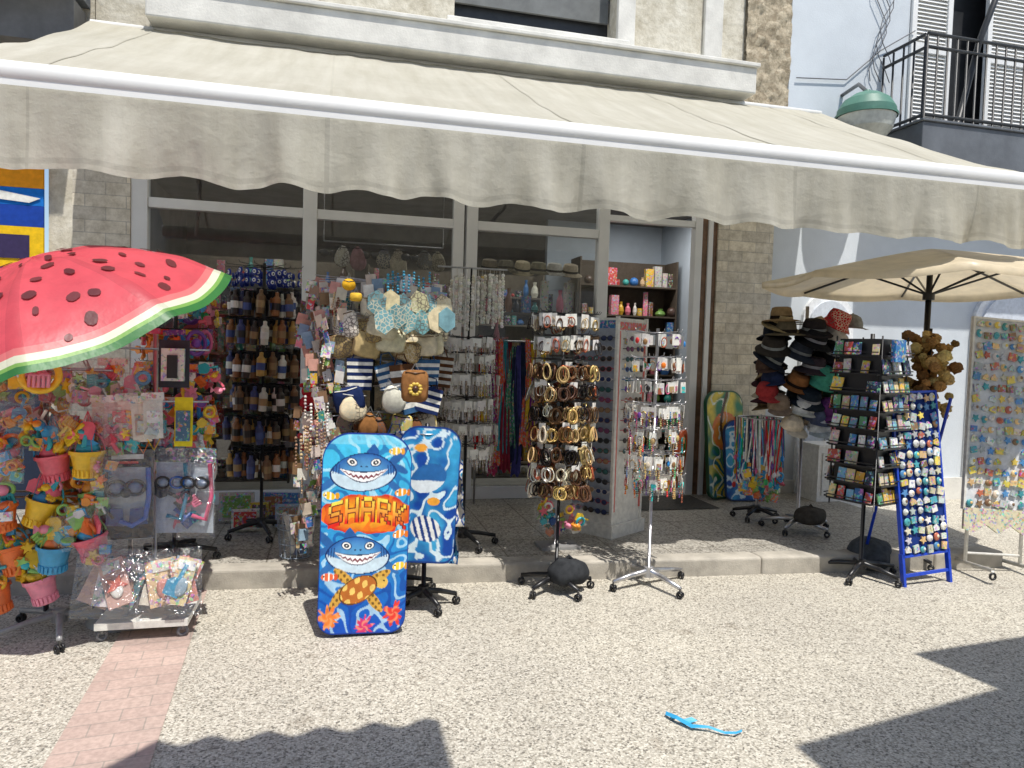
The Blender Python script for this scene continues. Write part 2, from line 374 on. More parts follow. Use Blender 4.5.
GOODC = [S(200, 60, 50), S(235, 190, 60), S(60, 120, 190), S(240, 235, 225), S(220, 215, 205), S(60, 160, 150), S(160, 110, 70), S(30, 40, 60), S(230, 130, 150), S(120, 160, 80), S(210, 180, 140), S(90, 70, 60)]
def shelf_unit(name, x0, x1, y, z0, z1, n, parent=None, depth=.35, dens=.11, back=True, c=S(120, 112, 100)):
    mb = MB()
    if back: mb.bx(x0, x1, y+depth, y+depth+.02, z0, z1, c)
    mb.bx(x0-.02, x0, y, y+depth+.02, z0, z1, c); mb.bx(x1, x1+.02, y, y+depth+.02, z0, z1, c)
    for k in range(n):
        z = z0+(z1-z0)*k/n+.02
        mb.bx(x0, x1, y, y+depth, z, z+.02, c)
        x = x0+.05
        while x < x1-.05:
            w = U(.05, dens); h = U(.08, (z1-z0)/n*.85); col = jit(rnd.choice(GOODC)); M = T(x+w/2, y+U(.05, .15), z+.02, U(-.3, .3))
            t = rnd.random()
            if t < .35: mb.box(M, 0, 0, h/2, w*.9, w*.6, h, col, pr)
            elif t < .6: mb.lathe(M, [(w*.3, 0), (w*.48, h*.3), (w*.4, h*.6), (w*.18, h*.8), (w*.25, h)], col, pl, 10)
            elif t < .8: mb.lathe(M, [(w*.42, 0), (w*.45, h*.7), (w*.42, h*.7), (0, h*.68)], col, pr, 10)
            else: mb.sph(M, (0, 0, w*.45), w*.45, col, pl)
            x += w+.01
    return mb.obj(name, parent)
shelf_unit("goods_shelf", -1.8, .2, 8.3, .12, 2.5, 7)
shelf_unit("goods_shelf", .4, 2.5, 8.6, .12, 2.5, 7)
shelf_unit("goods_shelf", 3.0, 4.3, 8.6, .12, 2.75, 7, dens=.16, c=S(90, 80, 70))
shelf_unit("window_display_shelf", -1.45, -.4, 7.0, .24, 2.2, 5, depth=.3, back=False)
shelf_unit("window_display_shelf", 1.4, 2.4, 7.0, .24, 2.3, 5, depth=.3, back=False)

# ------------------------------------------------------------------ awning
aw = empty("shop_awning")
AX0, AX1 = -1.95, 4.86
mb = MB(); nx, ny = 210, 22; vv = []; ff = []
for j in range(ny+1):
    t = j/ny
    for i in range(nx+1):
        x = AX0+(AX1-AX0)*i/nx
        y = 6.62+(4.13-6.62)*t; z = 4.10+(2.885-4.10)*t
        z -= .045*sin(pi*t)*(.7+.3*cos((x+.05)/1.42*2*pi+pi))
        z += .020*noise.noise(Vector((x*1.5, y*2.5, 0)))+.012*noise.noise(Vector((x*6, y*1.2, 3)))
        vv.append((x, y, z))
for j in range(ny):
    for i in range(nx):
        ff.append((j*(nx+1)+i, j*(nx+1)+i+1, (j+1)*(nx+1)+i+1, (j+1)*(nx+1)+i))
mb.add(I4, vv, ff, (1, 1, 1), 0, True)
seams = [-1.47, -.05, 1.40, 2.82, 4.24]
for sxx in seams:
    i = round((sxx-AX0)/(AX1-AX0)*nx)
    pts = [Vector(vv[j*(nx+1)+i])+Vector((0, -.002, .003)) for j in range(ny+1)]
    v2 = []; f2 = []
    for q in pts: v2 += [tuple(q+Vector((-.008, 0, 0))), tuple(q+Vector((.008, 0, 0)))]
    for j in range(ny): f2.append((2*j, 2*j+1, 2*j+3, 2*j+2))
    mb.add(I4, v2, f2, (.93, .93, .93), 0, True)
mb.obj("fabric_top", aw, [AWN])
mb = MB(); nx, nz = 520, 14; vv = []
for j in range(nz+1):
    t = j/nz
    for i in range(nx+1):
        x = AX0+(AX1-AX0)*i/nx
        bot = 2.375+.018*sin(x*2*pi/.47+sin(x*2.1))+.020*noise.noise(Vector((x*3.1, 0, 5)))
        z = 2.765+(bot-2.765)*t
        a = t**1.1
        y = 4.055+a*(.032*sin(x*2*pi/.47+.8+sin(x*1.7)*.8)+.05*noise.noise(Vector((x*4.3, t*.6, 1)))+.032*noise.noise(Vector((x*12, t*.9, 2))))
        vv.append((x, y, z))
for j in range(nz):
    for i in range(nx):
        c = (1, 1, 1)
        if j == 12: c = (.88, .88, .88)
        x = AX0+(AX1-AX0)*(i+.5)/nx
        if min(abs(x-q) for q in seams) < .010: c = (.86, .86, .86)
        mb.f.append((j*(nx+1)+i, j*(nx+1)+i+1, (j+1)*(nx+1)+i+1, (j+1)*(nx+1)+i)); mb.c.append(c); mb.m.append(0); mb.s.append(True)
mb.v = vv
mb.obj("valance", aw, [AWN])
mb = MB()
mb.tube(I4, [(AX0-.02, 4.11, 2.835), (1.5, 4.11, 2.835), (AX1+.02, 4.11, 2.835)], .062, (1, 1, 1), 0, 20)
mb.bx(AX0, AX1, 4.06, 4.09, 2.745, 2.80, (1, 1, 1)); mb.obj("front_bar", aw, [WHITEP])
mb = MB()
mb.tube(I4, [(AX0, 6.62, 4.09), (AX1, 6.62, 4.09)], .03, (1, 1, 1), 0, 14)
for ax in (-1.6, 1.6, 4.6):
    mb.tube(I4, [(ax, 6.62, 3.75), (ax+.25, 5.4, 3.15), (ax, 4.15, 2.8)], .022, (1, 1, 1))
mb.obj("arms_and_roller", aw, [WHITEP])

# ------------------------------------------------------------------ right neighbour
nb = empty("pale_blue_house")
BY = FY
static("wall", [(4.40, 14, BY, BY+.3, -.05, 4.0), (4.53, 5.97, BY+.003, BY+.3, 4.0, 8), (7.75, 14, BY+.003, BY+.3, 4.0, 8), (5.97, 7.75, BY+.003, BY+.3, 6.15, 8)], BLUEW, nb)
static("roof", [(4.53, 14, BY+.3, 12, 7.8, 8)], CONC, nb)
static("balcony_slab", [(5.61, 12, 6.05, BY, 3.50, 3.93)], SLABG, nb, .01)
static("balcony_slab_lip", [(5.59, 12, 6.03, BY, 3.932, 3.955)], SLABG, nb, .005)
static("balcony_door_back", [(5.97, 7.75, BY+.25, BY+.28, 4.0, 6.15)], DARK, nb)
mb = MB()
for x0, x1 in ((5.98, 6.50), (6.98, 7.74)):
    for q in ((x0, x0+.06), (x1-.06, x1)): mb.bx(q[0], q[1], BY-.03, BY+.02, 3.97, 6.15, (1, 1, 1))
    mb.bx(x0+.06, x1-.06, BY-.03, BY+.02, 3.97, 4.1, (1, 1, 1)); mb.bx(x0+.06, x1-.06, BY-.03, BY+.02, 4.9, 5.0, (1, 1, 1))
    mb.bx(x0+.06, x1-.06, BY+.022, BY+.03, 3.97, 6.15, (1, 1, 1))
    z = 4.12
    while z < 6.1:
        if not 4.88 < z < 5.0: mb.box(T((x0+x1)/2, BY-.002, z, 0, .9), 0, 0, 0, x1-x0-.12, .046, .006, (1, 1, 1))
        z += .042
mb.obj("louvre_shutters", nb, [WHITEP])
mb = MB()
def rail(p, q):
    n = int((Vector(q)-Vector(p)).length/.12); p = Vector(p); q = Vector(q)
    for k in range(n+1):
        a = p.lerp(q, k/n)
        mb.tube(I4, [a, a+Vector((0, 0, .85))], .011, BLK, 0, 5)
    for h in (.08, .74, .87): mb.tube(I4, [p+Vector((0, 0, h)), q+Vector((0, 0, h))], .017, BLK, 0, 6)
rail((5.65, 6.09, 3.93), (9.5, 6.09, 3.93)); rail((5.65, 6.12, 3.93), (5.65, 6.68, 3.93))
mb.tube(I4, [(6.2, 6.25, 3.93), (6.28, 6.1, 4.8), (6.42, 5.9, 5.6)], .03, BLK, 0, 8)
mb.obj("balcony_railing", nb, [DARK])
mb = MB()
for k in range(4):
    pts = [(5.6+.02*k, BY-.03, 6.5)]
    for i in range(14):
        pts.append((5.55+.1*sin(i*.9+k)+.03*k, BY-.04-.01*k, 6.2-.13*i))
    mb.tube(I4, pts, .005, GRY, 0, 5)
mb.tube(I4, [(4.6, BY-.02, 4.45), (5.2, BY-.02, 4.5), (5.6, BY-.02, 4.85), (6.0, BY-.05, 5.1)], .006, BLK, 0, 5)
mb.obj("wall_cables", nb, [simple("grey_cable", (.15, .15, .16), .6)])
mb = MB()
def arch(x0, x1, z0, zs, th, y, col):
    cx_ = (x0+x1)/2; r = (x1-x0)/2
    pts = [(x0, z0), (x1, z0)]+[(cx_+r*cos(a), zs+r*sin(a)) for a in [pi*k/16 for k in range(17)]]
    mb.slab(T(0, y, 0), pts, th, col)
arch(4.80, 5.42, 0, 1.95, .05, BY-.025, S(240, 243, 246)); arch(4.87, 5.35, .05, 1.93, .03, BY-.065, S(215, 222, 232))
mb.box(I4, 5.11, BY-.085, 1.0, .012, .012, 1.9, S(160, 165, 170)); mb.box(I4, 5.05, BY-.1, 1.0, .015, .04, .12, CHR, me)
arch(7.0, 8.0, 0, 1.95, .05, BY-.025, S(240, 243, 246)); arch(7.08, 7.92, .05, 1.93, .03, BY-.065, S(215, 222, 232))
mb.obj("arched_door", nb)
mb = MB(); mb.box(I4, 5.0, 6.35, .36, .55, .3, .62, S(240, 240, 238), pl); mb.box(I4, 5.0, 6.34, .68, .58, .33, .03, S(235, 235, 232), pl)
mb.box(I4, 5.0, 6.195, .40, .46, .012, .42, S(225, 226, 224), pl); mb.tube(I4, [(4.85, 6.18, .63), (5.15, 6.18, .63)], .01, CHR, me)
for q in (-.24, .24): mb.tube(I4, [(5.0+q, 6.24, .06), (5.0+q, 6.24, 0)], .018, BLK, pl); mb.tube(I4, [(5.0+q, 6.46, .06), (5.0+q, 6.46, 0)], .018, BLK, pl)
mb.obj("storage_chest")
static("wall_base", [(4.42, 14, BY-.03, BY-.002, -.02, .25)], CONC, nb)
lm = empty("street_lamp")
mb = MB()
M = T(5.17, 6.32, 3.97)
mb.lathe(M, [(.28, .04), (.275, .10), (.22, .19), (.13, .25), (.04, .27), (.03, .295), (0, .30)], (1, 1, 1), 0, 24)
mb.lathe(M, [(.295, .02), (.295, .045), (.28, .045)], (1, 1, 1), 0, 24); mb.obj("dome", lm, [GREEN])
mb = MB(); mb.lathe(M, [(.28, .02), (.25, -.10), (.17, -.20), (0, -.24)], S(190, 195, 190), pl, 24)
mb.tube(I4, [(5.17, 6.32, 4.25), (5.17, 6.45, 4.37), (5.17, 6.70, 4.34)], .02, GRY, me); mb.obj("bowl_and_bracket", lm)

# ------------------------------------------------------------------ left neighbour
ln = empty("beach_shop_next_door")
static("wall", [(-2.28, -2.092, FY, FY+.3, -.05, 3.6), (-9, -2.28, FY+.0, FY+.3, 3.3, 3.6), (-9, -1.96, FY+.06, FY+.4, 3.6, 7.5), (-9, -4.2, FY, FY+.3, -.05, 3.3)], PLASTER, ln)
static("balcony", [(-7, -1.99, FY-.7, FY+.05, 4.25, 4.45)], SLABG, ln)
static("roller_shutter_box", [(-7, -2.02, FY-.25, FY+.03, 3.85, 4.2)], simple("grey_panel", (.2, .2, .2), .6), ln)
mb = MB(); y = FY-.05
mb.bx(-4.2, -2.30, y, y+.02, 2.74, 3.28, S(245, 160, 30)); mb.bx(-4.2, -2.30, y, y+.02, 2.60, 2.738, S(20, 120, 215))
mb.bx(-4.2, -2.30, y, y+.02, 2.43, 2.598, S(25, 70, 170)); mb.bx(-4.2, -2.30, y, y+.02, 1.2, 2.10, S(30, 90, 160), pr)
mb.bx(-4.2, -2.30, y-.004, y+.02, 2.10, 2.428, S(245, 200, 30)); mb.bx(-4.2, -2.40, y-.012, y-.006, 2.17, 2.36, S(60, 50, 90))
mb.sph(T(-2.75, y, 3.0), (0, 0, 0), (.2, .008, .16), S(250, 225, 90)); mb.slab(T(-2.6, y-.008, 0), [(-.6, 2.68), (.2, 2.62), (.28, 2.66), (-.1, 2.72)], .006, S(240, 240, 235))
mb.bx(-4.2, -2.3, y+.01, y+.03, 0, 1.198, S(40, 50, 70)); mb.obj("printed_sign", ln)

# ------------------------------------------------------------------ behind the camera
ob = empty("stucco_building")
static("walls", [(-14, 16, -9, -8, 0, 6.0)], simple("cream_stucco", (.65, .62, .56), .9, 2, .1), ob)
wb = []
for k in range(9): wb += [(-12+3*k, -10.9+3*k, -8.0, -7.97, .1, 2.4), (-12+3*k, -10.9+3*k, -8.0, -7.97, 3.4, 4.8)]
static("windows", wb, DARK, ob)
def canopy(name, poly, z, posts):
    e = empty(name); mb = MB(); zz = z
    poly = [(x+.06, y-.20) for x, y in poly]; k = len(poly)
    mb.add(I4, [(x, y, zz) for x, y in poly]+[(x, y, zz+.03) for x, y in poly], [tuple(range(k)), tuple(range(k, 2*k))]+[(i, (i+1) % k, (i+1) % k+k, i+k) for i in range(k)], S(200, 195, 180), cl)
    mb.obj("cloth", e); mb = MB()
    for (x, y) in posts: mb.tube(I4, [(x, y, 0), (x, y, zz)], .03, GRY, me, 8)
    mb.obj("posts", e)
wav = [(.78-1.08*k/24, 1.66+.03*sin(k*1.35)+.03*k/24) for k in range(25)]
canopy("shadow_canopy", [(-.50, -2.4), (.78, -2.4)]+wav+[(-.62, 1.35)], 3.5, [(-.4, -2.3), (.7, -2.3), (-.45, -.8), (.78, -.8)])  # unseen canopy, wavy front edge shaped to cast the left street shadow
canopy("shadow_canopy", [(2.15, -2.5), (7.5, -2.5), (7.5, 2.2), (4.3, 1.98), (3.35, 1.88), (3.44, 1.46), (2.15, 1.20)], 3.5, [(2.4, -2.4), (7.3, -2.4), (7.3, 1.0), (4.8, -.8)])  # unseen shadow caster, stepped outline laid out from the right-hand shadow's edges

# ------------------------------------------------------------------ item makers
def star_base(mb, x, y, z, r, n=5, col=BLK, rot=0, mat=pl):
    mb.lathe(T(x, y, z), [(.0, .13), (.035, .125), (.04, .06), (.0, .055)], col, mat, 12)
    for k in range(n):
        a = rot+2*pi*k/n
        e_ = (x+r*cos(a), y+r*sin(a), z+.065)
        mb.tube(I4, [(x, y, z+.10), (x+r*.5*cos(a), y+r*.5*sin(a), z+.088), e_], [.02, .018, .014], col, mat, 6)
        for s_ in (-1, 1):
            M = T(e_[0], e_[1], z+.025, a+.5)@Matrix.Translation((0, s_*.012, 0))
            mb.tor(M, (0, 0, 0), .017, .017, .45, BLK, pl, 10, 5)
        mb.tube(I4, [e_, (e_[0], e_[1], z+.03)], .008, CHR, me, 5)
def it_bracelets(mb, M, col, n=3, w=.035, h=.05, card=True, cc=WHT):
    if card: mb.box(M, 0, 0, -.02, w*U(1.3, 1.9), .003, .035, jit(cc, .08), pa)
    for k in range(n):
        mb.tor(M @ Matrix.Rotation(U(-.25, .25), 4, 'Y') @ Matrix.Rotation(U(-.3, .3), 4, 'X'), (U(-.008, .008), U(-.01, .01), -.03-h), w*U(.8, 1), h*U(.85, 1.05), U(.07, .18), jit(col, .3), rnd.choice((pl, me, pa)), 12, 4)
def it_strand(mb, M, L, col, r=.006, step=.014):
    z = 0
    while z < L:
        mb.sph(M, (U(-.002, .002), 0, -z), r*U(.7, 1.25), jit(col, .25), pl, 6, 4); z += step
def it_pouch(mb, M, w, h, col, mat=cl, trim=None, shape=0):
    pts = []
    for k in range(14):
        a = 2*pi*k/14; ca, sa = cos(a), sin(a)
        e1 = .45 if shape == 0 else 1.0
        x = w/2*abs(ca)**e1*(1 if ca > 0 else -1); z = -h/2+h/2*abs(sa)**e1*(1 if sa > 0 else -1)
        if shape == 2: x *= .6+.45*max(0, -z/h*1.1)
        pts.append((x, z))
    v = [(x, 0, z) for x, z in pts]+[(x*.8, -.014, -h/2+(z+h/2)*.8) for x, z in pts]+[(0, -.02, -h/2)]+[(x*.8, .014, -h/2+(z+h/2)*.8) for x, z in pts]+[(0, .02, -h/2)]
    f = []
    for k in range(14):
        q = (k+1) % 14; f += [(k, q, q+14, k+14), (k+14, q+14, 28), (k, k+29, q+29, q), (k+29, 43, q+29)]
    mb.add(M, v, f, col, mat, True)
    if trim: mb.tube(M, [(-w*.36, -.010, -.014), (0, -.016, -.02), (w*.36, -.010, -.014)], .004, trim, pl, 4)
    mb.tube(M, [(-w*.2, 0, -.02), (0, 0, .035), (w*.2, 0, -.02)], .002, jit(GRY), pa, 4)
def it_stripe(mb, M, w, h, c1, c2, n=7, diag=False):   # striped flat bag made of bands
    for k in range(n):
        mb.box(M, 0, 0, -h*(k+.5)/n, w*(1-.012*k), .016, h/n*.995, c1 if k % 2 else c2, cl)
    mb.tube(M, [(-w*.3, 0, -.01), (-w*.15, 0, .06), (w*.15, 0, .06), (w*.3, 0, -.01)], .004, c2, cl, 5)
def it_glasses(mb, M, fcol, lcol, s=1.0):
    for q in (-1, 1):
        mb.sph(M, (q*.034*s, 0, 0), (.029*s, .004, .022*s), lcol, pl, 10, 6)
        mb.tor(M, (q*.034*s, 0, 0), .030*s, .023*s, .11, fcol, pl, 12, 4)
        mb.box(M, q*.066*s, .05, .004, .004, .10, .006, fcol, pl)
    mb.box(M, 0, 0, .006*s, .02*s, .005, .005, fcol, pl)
def it_bucket(mb, M, r, h, col, shov=None, hcol=None):
    lc = tuple(min(1, c*1.1) for c in col)
    mb.lathe(M, [(0, -h+.001), (r*.68, -h), (r*.95, -.02), (r*1.06, -.018), (r*1.06, 0), (r*.97, 0), (r*.66, -h+.004), (0, -h+.006)], col, pl, 20)
    mb.lathe(M, [(r*.78, -h*.62), (r*.865, -h*.32)], jit(S(255, 235, 180), .1), pr, 20)
    for k in range(20):
        a = 2*pi*k/20; mb.box(M @ T(r*.80*cos(a), r*.80*sin(a), -h*.82, a), 0, 0, 0, .006, .012, h*.25, lc, pl)
    pts = [(r*1.0*cos(a), 0, r*1.25*sin(a)) for a in [pi*k/10 for k in range(11)]]
    mb.tube(M, pts, .005, hcol or lc, pl, 5)
    if shov:
        mb.slab(M @ T(U(-.02, .02), -r*.5, .08, 0, -.2, U(-.2, .2)), [(-.03, -.02), (.03, -.02), (.038, .05), (.02, .07), (-.02, .07), (-.038, .05)], .01, shov, pl)
        mb.tube(M, [(0, -r*.3, -.06), (0, -r*.45, .08)], .008, shov, pl, 6)
def it_toy(mb, M, s, c):
    t = rnd.random()
    if t < .2:
        mb.slab(M, [(-.3*s, -.5*s), (.3*s, -.5*s), (.38*s, 0), (.2*s, .2*s), (.07*s, .22*s), (.07*s, .8*s), (-.07*s, .8*s), (-.07*s, .22*s), (-.2*s, .2*s), (-.38*s, 0)], .012, c, pl)
    elif t < .4:
        for k in range(5): mb.tube(M, [((-.3+.15*k)*s, 0, 0), ((-.3+.15*k)*s, -.01, -.45*s)], .009, c, pl, 5)
        mb.tube(M, [(-.32*s, 0, 0), (.32*s, 0, 0)], .011, c, pl, 5); mb.tube(M, [(0, 0, 0), (0, 0, .7*s)], .011, c, pl, 6)
    elif t < .6:
        pts = [(.42*s*(1 if k % 2 else .45)*cos(2*pi*k/10), .42*s*(1 if k % 2 else .45)*sin(2*pi*k/10)) for k in range(10)]; mb.slab(M, pts, .025, c, pl)
    elif t < .8: mb.tor(M, (0, 0, 0), .32*s, .32*s, .32, c, pl, 16, 6)
    else:
        mb.sph(M, (0, 0, 0), (.3*s, .04, .24*s), c, pl); mb.sph(M, (.3*s, 0, .15*s), (.14*s, .03, .12*s), jit(c), pl); mb.slab(M, [(-.25*s, 0), (-.5*s, .2*s), (-.5*s, -.2*s)], .02, c, pl)
def it_bag(mb, M, w, h, cols, n=5, film=True, head=None):
    for k in range(n):
        c = jit(rnd.choice(cols)); x, z = U(-w*.3, w*.3), -U(.25, .85)*h
        if rnd.random() < .75: it_toy(mb, M @ T(x, U(-.025, .025), z, U(-.4, .4), U(-.3, .3), U(0, 6)), min(w, h)*U(.4, .62), c)
        else: mb.box(M @ T(x, 0, z, U(-.3, .3), 0, U(-.4, .4)), 0, 0, 0, w*.4, .02, h*.25, c, pr)
    if head: mb.box(M, 0, 0, -h*.08, w*.96, .004, h*.16, head, pr)
    if film:
        nxx, nzz = 5, 6; v = []; f = []
        for j in range(nzz+1):
            for i in range(nxx+1):
                a, b_ = i/nxx, j/nzz
                v.append(((a-.5)*w, -(.012+.03*sin(pi*a)*sin(pi*b_)**.6+U(0, .014)), -b_*h))
        for j in range(nzz):
            for i in range(nxx):
                f.append((j*(nxx+1)+i, j*(nxx+1)+i+1, (j+1)*(nxx+1)+i+1, (j+1)*(nxx+1)+i))
        mb.add(M, v, f, (1, 1, 1), fi, True)
def hat(mb, M, R, rc, h, col, band=None, drop=.02, mat=cl):
    n = 20
    prof = [(R, -drop), (R*.8, -drop*.4), (rc*1.02, 0), (rc*.98, h*.55), (rc*.85, h*.92), (rc*.55, h), (0, h*.97)]
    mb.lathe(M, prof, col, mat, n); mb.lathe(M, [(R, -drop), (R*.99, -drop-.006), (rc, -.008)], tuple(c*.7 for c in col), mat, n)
    if band: mb.lathe(M, [(rc*1.04, .003), (rc*1.015, h*.28)], band, cl, n)
def cap(mb, M, col):
    mb.lathe(M, [(.088, 0), (.086, .04), (.066, .085), (.03, .105), (0, .11)], col, cl, 16)
    v = []; f = []
    for k in range(9):
        a = pi+.35+(pi-.7)*k/8
        v += [(.086*cos(a), .086*sin(a), .004), (.10*cos(a), .09*sin(a)-.07*abs(sin(a-pi)), -.012)]
    for k in range(8): f.append((2*k, 2*k+1, 2*k+3, 2*k+2))
    mb.add(M, v, f, jit(col), cl, True)
    mb.sph(M, (0, 0, .11), .008, col, cl, 6, 4)
BR = [S(150, 110, 70), S(190, 160, 110), S(90, 60, 40), S(40, 35, 35), S(225, 212, 185), S(120, 90, 60), S(210, 180, 110), S(235, 228, 210), S(170, 90, 60)]
BRIGHT = [S(235, 60, 60), S(250, 200, 40), S(40, 140, 220), S(60, 190, 110), S(240, 110, 160), S(250, 130, 40), S(130, 80, 180), S(40, 200, 200), S(245, 245, 240)]
TOYC = [S(250, 205, 50), S(250, 205, 50), S(245, 125, 60), S(240, 110, 130), S(70, 170, 225), S(245, 150, 175), S(150, 205, 110), S(250, 165, 60), S(60, 180, 195), S(245, 240, 235)]

def spinner(name, x, y, z0, top, tiers, maker, nh, r, base_r=.25, col=BLK, basecol=None, bn=5, ring=True, mat=pl, rot=0):
    e_ = empty(name); mb = MB()
    mb.tube(I4, [(x, y, z0+.1), (x, y, top)], .012, col, mat, 8); star_base(mb, x, y, z0, base_r, bn, basecol or col, rot, mat if basecol is None else me)
    g_ = MB()
    for ti, z in enumerate(tiers):
        if ring: mb.tor(T(x, y, z, 0, pi/2), (0, 0, 0), r*.55, r*.55, .02, col, mat, 24, 4)
        for k in range(nh):
            a = 2*pi*(k+.5*(ti % 2))/nh+U(-.12, .12)
            dx, dy = cos(a), sin(a); rr = r*U(.78, 1.03); zz = z+U(-.012, .012)
            mb.tube(I4, [(x, y, z), (x+dx*rr, y+dy*rr, zz+.004), (x+dx*(rr+.01), y+dy*(rr+.01), zz+.02)], .0025, col, mat, 4)
            for q in (rr*.95, rr*.70):
                M = T(x+dx*q, y+dy*q, zz-.004, a+pi/2+U(-.35, .35), U(-.08, .08), U(-.07, .07))
                maker(g_, M, ti, k)
    mb.obj("frame", e_); g_.obj("goods", e_); return e_

def mk(mb, M, ti, k):
    if ti < 2:
        if rnd.random() < .85: mb.box(M, 0, 0, -.045, U(.05, .075), .003, U(.06, .09), jit(WHT, .08), pa); it_bracelets(mb, M @ T(0, -.006, 0), rnd.choice(BR), 2, .022, U(.03, .045), False)
    else: it_bracelets(mb, M, rnd.choice(BR), 4, .033, U(.036, .052), rnd.random() < .35)
spinner("bracelet_stand", 1.43, 4.40, 0, 1.80, [1.79, 1.65, 1.50, 1.37, 1.24, 1.11, .98, .86, .74], mk, 16, .225, .24)
def mk(mb, M, ti, k):
    mb.box(M, 0, 0, -.04, U(.05, .075), .003, U(.05, .08), jit(WHT, .05), pa)
    for q in range(3): it_strand(mb, M @ Matrix.Translation((U(-.025, .025), -.005, -.05)), U(.05, .12), rnd.choice([WHT, S(215, 205, 190), S(180, 160, 140), CHR]), .005, .011)
spinner("necklace_stand", .94, 5.11, .12, 1.64, [1.63, 1.52, 1.38, 1.20, 1.02, .86], mk, 14, .23, .24)
e_ = empty("shell_wind_chime"); mb = MB()
for k in range(24):
    x = .80+.016*k+U(-.01, .01); y = 5.05+U(-.08, .08)
    mb.tube(I4, [(x, y, 2.12), (x, y, 1.75)], .0012, WHT, pa, 3)
    it_strand(mb, T(x, y, 2.06+U(-.04, .02)), U(.22, .38), rnd.choice([WHT, S(235, 228, 215), S(245, 238, 228)]), .013, .02)
mb.tube(I4, [(.70, 5.05, 2.12), (1.2, 5.05, 2.12)], .007, CHR, me, 6)
mb.tube(I4, [(.94, 5.05, 2.12), (.94, 5.11, 1.5)], .007, BLK, pl, 6); mb.obj("shells", e_)
def mk(mb, M, ti, k):
    if rnd.random() < .75: mb.box(M, 0, 0, -.045, .05, .003, U(.06, .09), jit(WHT, .06), pa)
    c = rnd.choice(BRIGHT+BR); t = rnd.random()
    if t < .4: mb.sph(M, (0, -.006, -.055), (.016, .006, .02), jit(c), pl, 8, 5)
    elif t < .7: it_bracelets(mb, M @ T(0, -.006, 0), c, 1, .02, .03, False)
    else: mb.box(M, 0, -.004, -.06, .03, .005, .04, jit(c), pr)
    if ti >= 3:
        for q in range(2): it_strand(mb, M @ Matrix.Translation((U(-.02, .02), 0, -.05)), U(.05, .12), jit(rnd.choice(BRIGHT+BR+BR)), .006, .013)
spinner("keychain_stand", 2.08, 4.40, 0, 1.72, [1.69, 1.53, 1.38, 1.22, 1.06, .90, .76], mk, 13, .21, .30, CHR, CHR, 4, rot=.3, mat=me)
def mk(mb, M, ti, k):
    if ti == 0:
        for q in range(2):
            z = -.05-.06*q; mb.sph(M, (0, 0, z), (.026, .009, .026), S(20, 50, 150), pl, 12, 6); mb.sph(M, (0, -.006, z), (.015, .006, .015), S(235, 240, 245), pl, 8, 5); mb.sph(M, (0, -.010, z), (.007, .004, .007), S(20, 20, 40), pl, 6, 4)
    else:
        mb.box(M, 0, .012, -.02, .07, .003, .05, BLK, pa)
        c = jit(rnd.choice([S(190, 150, 80), S(120, 90, 60), S(60, 70, 120), S(225, 220, 210), S(150, 100, 60), S(60, 50, 45)]))
        mb.lathe(M, [(0, -.175), (.027, -.17), (.030, -.05), (.014, -.03), (.014, -.005), (0, 0)], c, pl, 10)
        mb.lathe(M, [(.0305, -.13), (.0315, -.08)], jit(rnd.choice([WHT, S(160, 130, 90), S(70, 90, 150), S(50, 45, 45)])), pl, 10)
spinner("evil_eye_charm_stand", -.50, 5.6, .12, 2.13, [2.10, 1.92, 1.72, 1.48, 1.24, 1.00, .76], mk, 14, .26, .26)
def mk(mb, M, ti, k):
    c = rnd.choice(BRIGHT); t = rnd.random()
    if t < .4: it_glasses(mb, M @ Matrix.Translation((0, 0, -.04)), jit(c), jit(rnd.choice(BRIGHT)), 1)
    elif t < .8: it_bag(mb, M, .13, .2, TOYC, 4, False, jit(c))
    else: mb.tor(M, (0, 0, -.08), .055, .07, .22, jit(c), pl); mb.sph(M, (0, 0, -.08), .03, jit(rnd.choice(BRIGHT)), pl)
spinner("beach_toy_spinner", -.98, 5.0, .12, 1.88, [1.83, 1.62, 1.41, 1.2, 1.0, .8], mk, 11, .27, .26)

# ---- purse rack
e_ = empty("purse_stand"); mb = MB(); fr2 = MB()
cx_, cy_ = .24, 4.55
fr2.tube(I4, [(cx_, cy_, .1), (cx_, cy_, 1.98)], .014, BLK, pl, 8); star_base(fr2, cx_+.12, cy_-.02, 0, .28, 5, BLK)
def slim(M):
    c = jit(rnd.choice([WHT, S(240, 225, 210), S(225, 210, 190), S(225, 165, 150), S(150, 175, 195), S(245, 240, 230), S(150, 120, 90)]))
    mb.box(M, 0, 0, -.04, .06, .003, .07, c, pa if rnd.random() < .6 else pr)
    if rnd.random() < .5: mb.box(M, 0, -.006, -.12, .04, .006, .06, jit(rnd.choice(GOODC)), pr)
    else: it_strand(mb, M @ Matrix.Translation((U(-.02, .02), -.004, -.07)), U(.05, .11), rnd.choice([WHT, S(220, 190, 150), S(150, 110, 80), S(230, 225, 220), S(120, 80, 60)]), .007, .014)
CV = [S(240, 230, 200), S(225, 210, 165), S(240, 236, 222), S(205, 180, 130), S(232, 220, 190)]
TIERS = ((1.95, 0), (1.86, 1), (1.74, 2), (1.62, 2), (1.47, 3), (1.30, 3), (1.14, 4), (1.0, 3), (.85, 4), (.68, 0), (.52, 4))
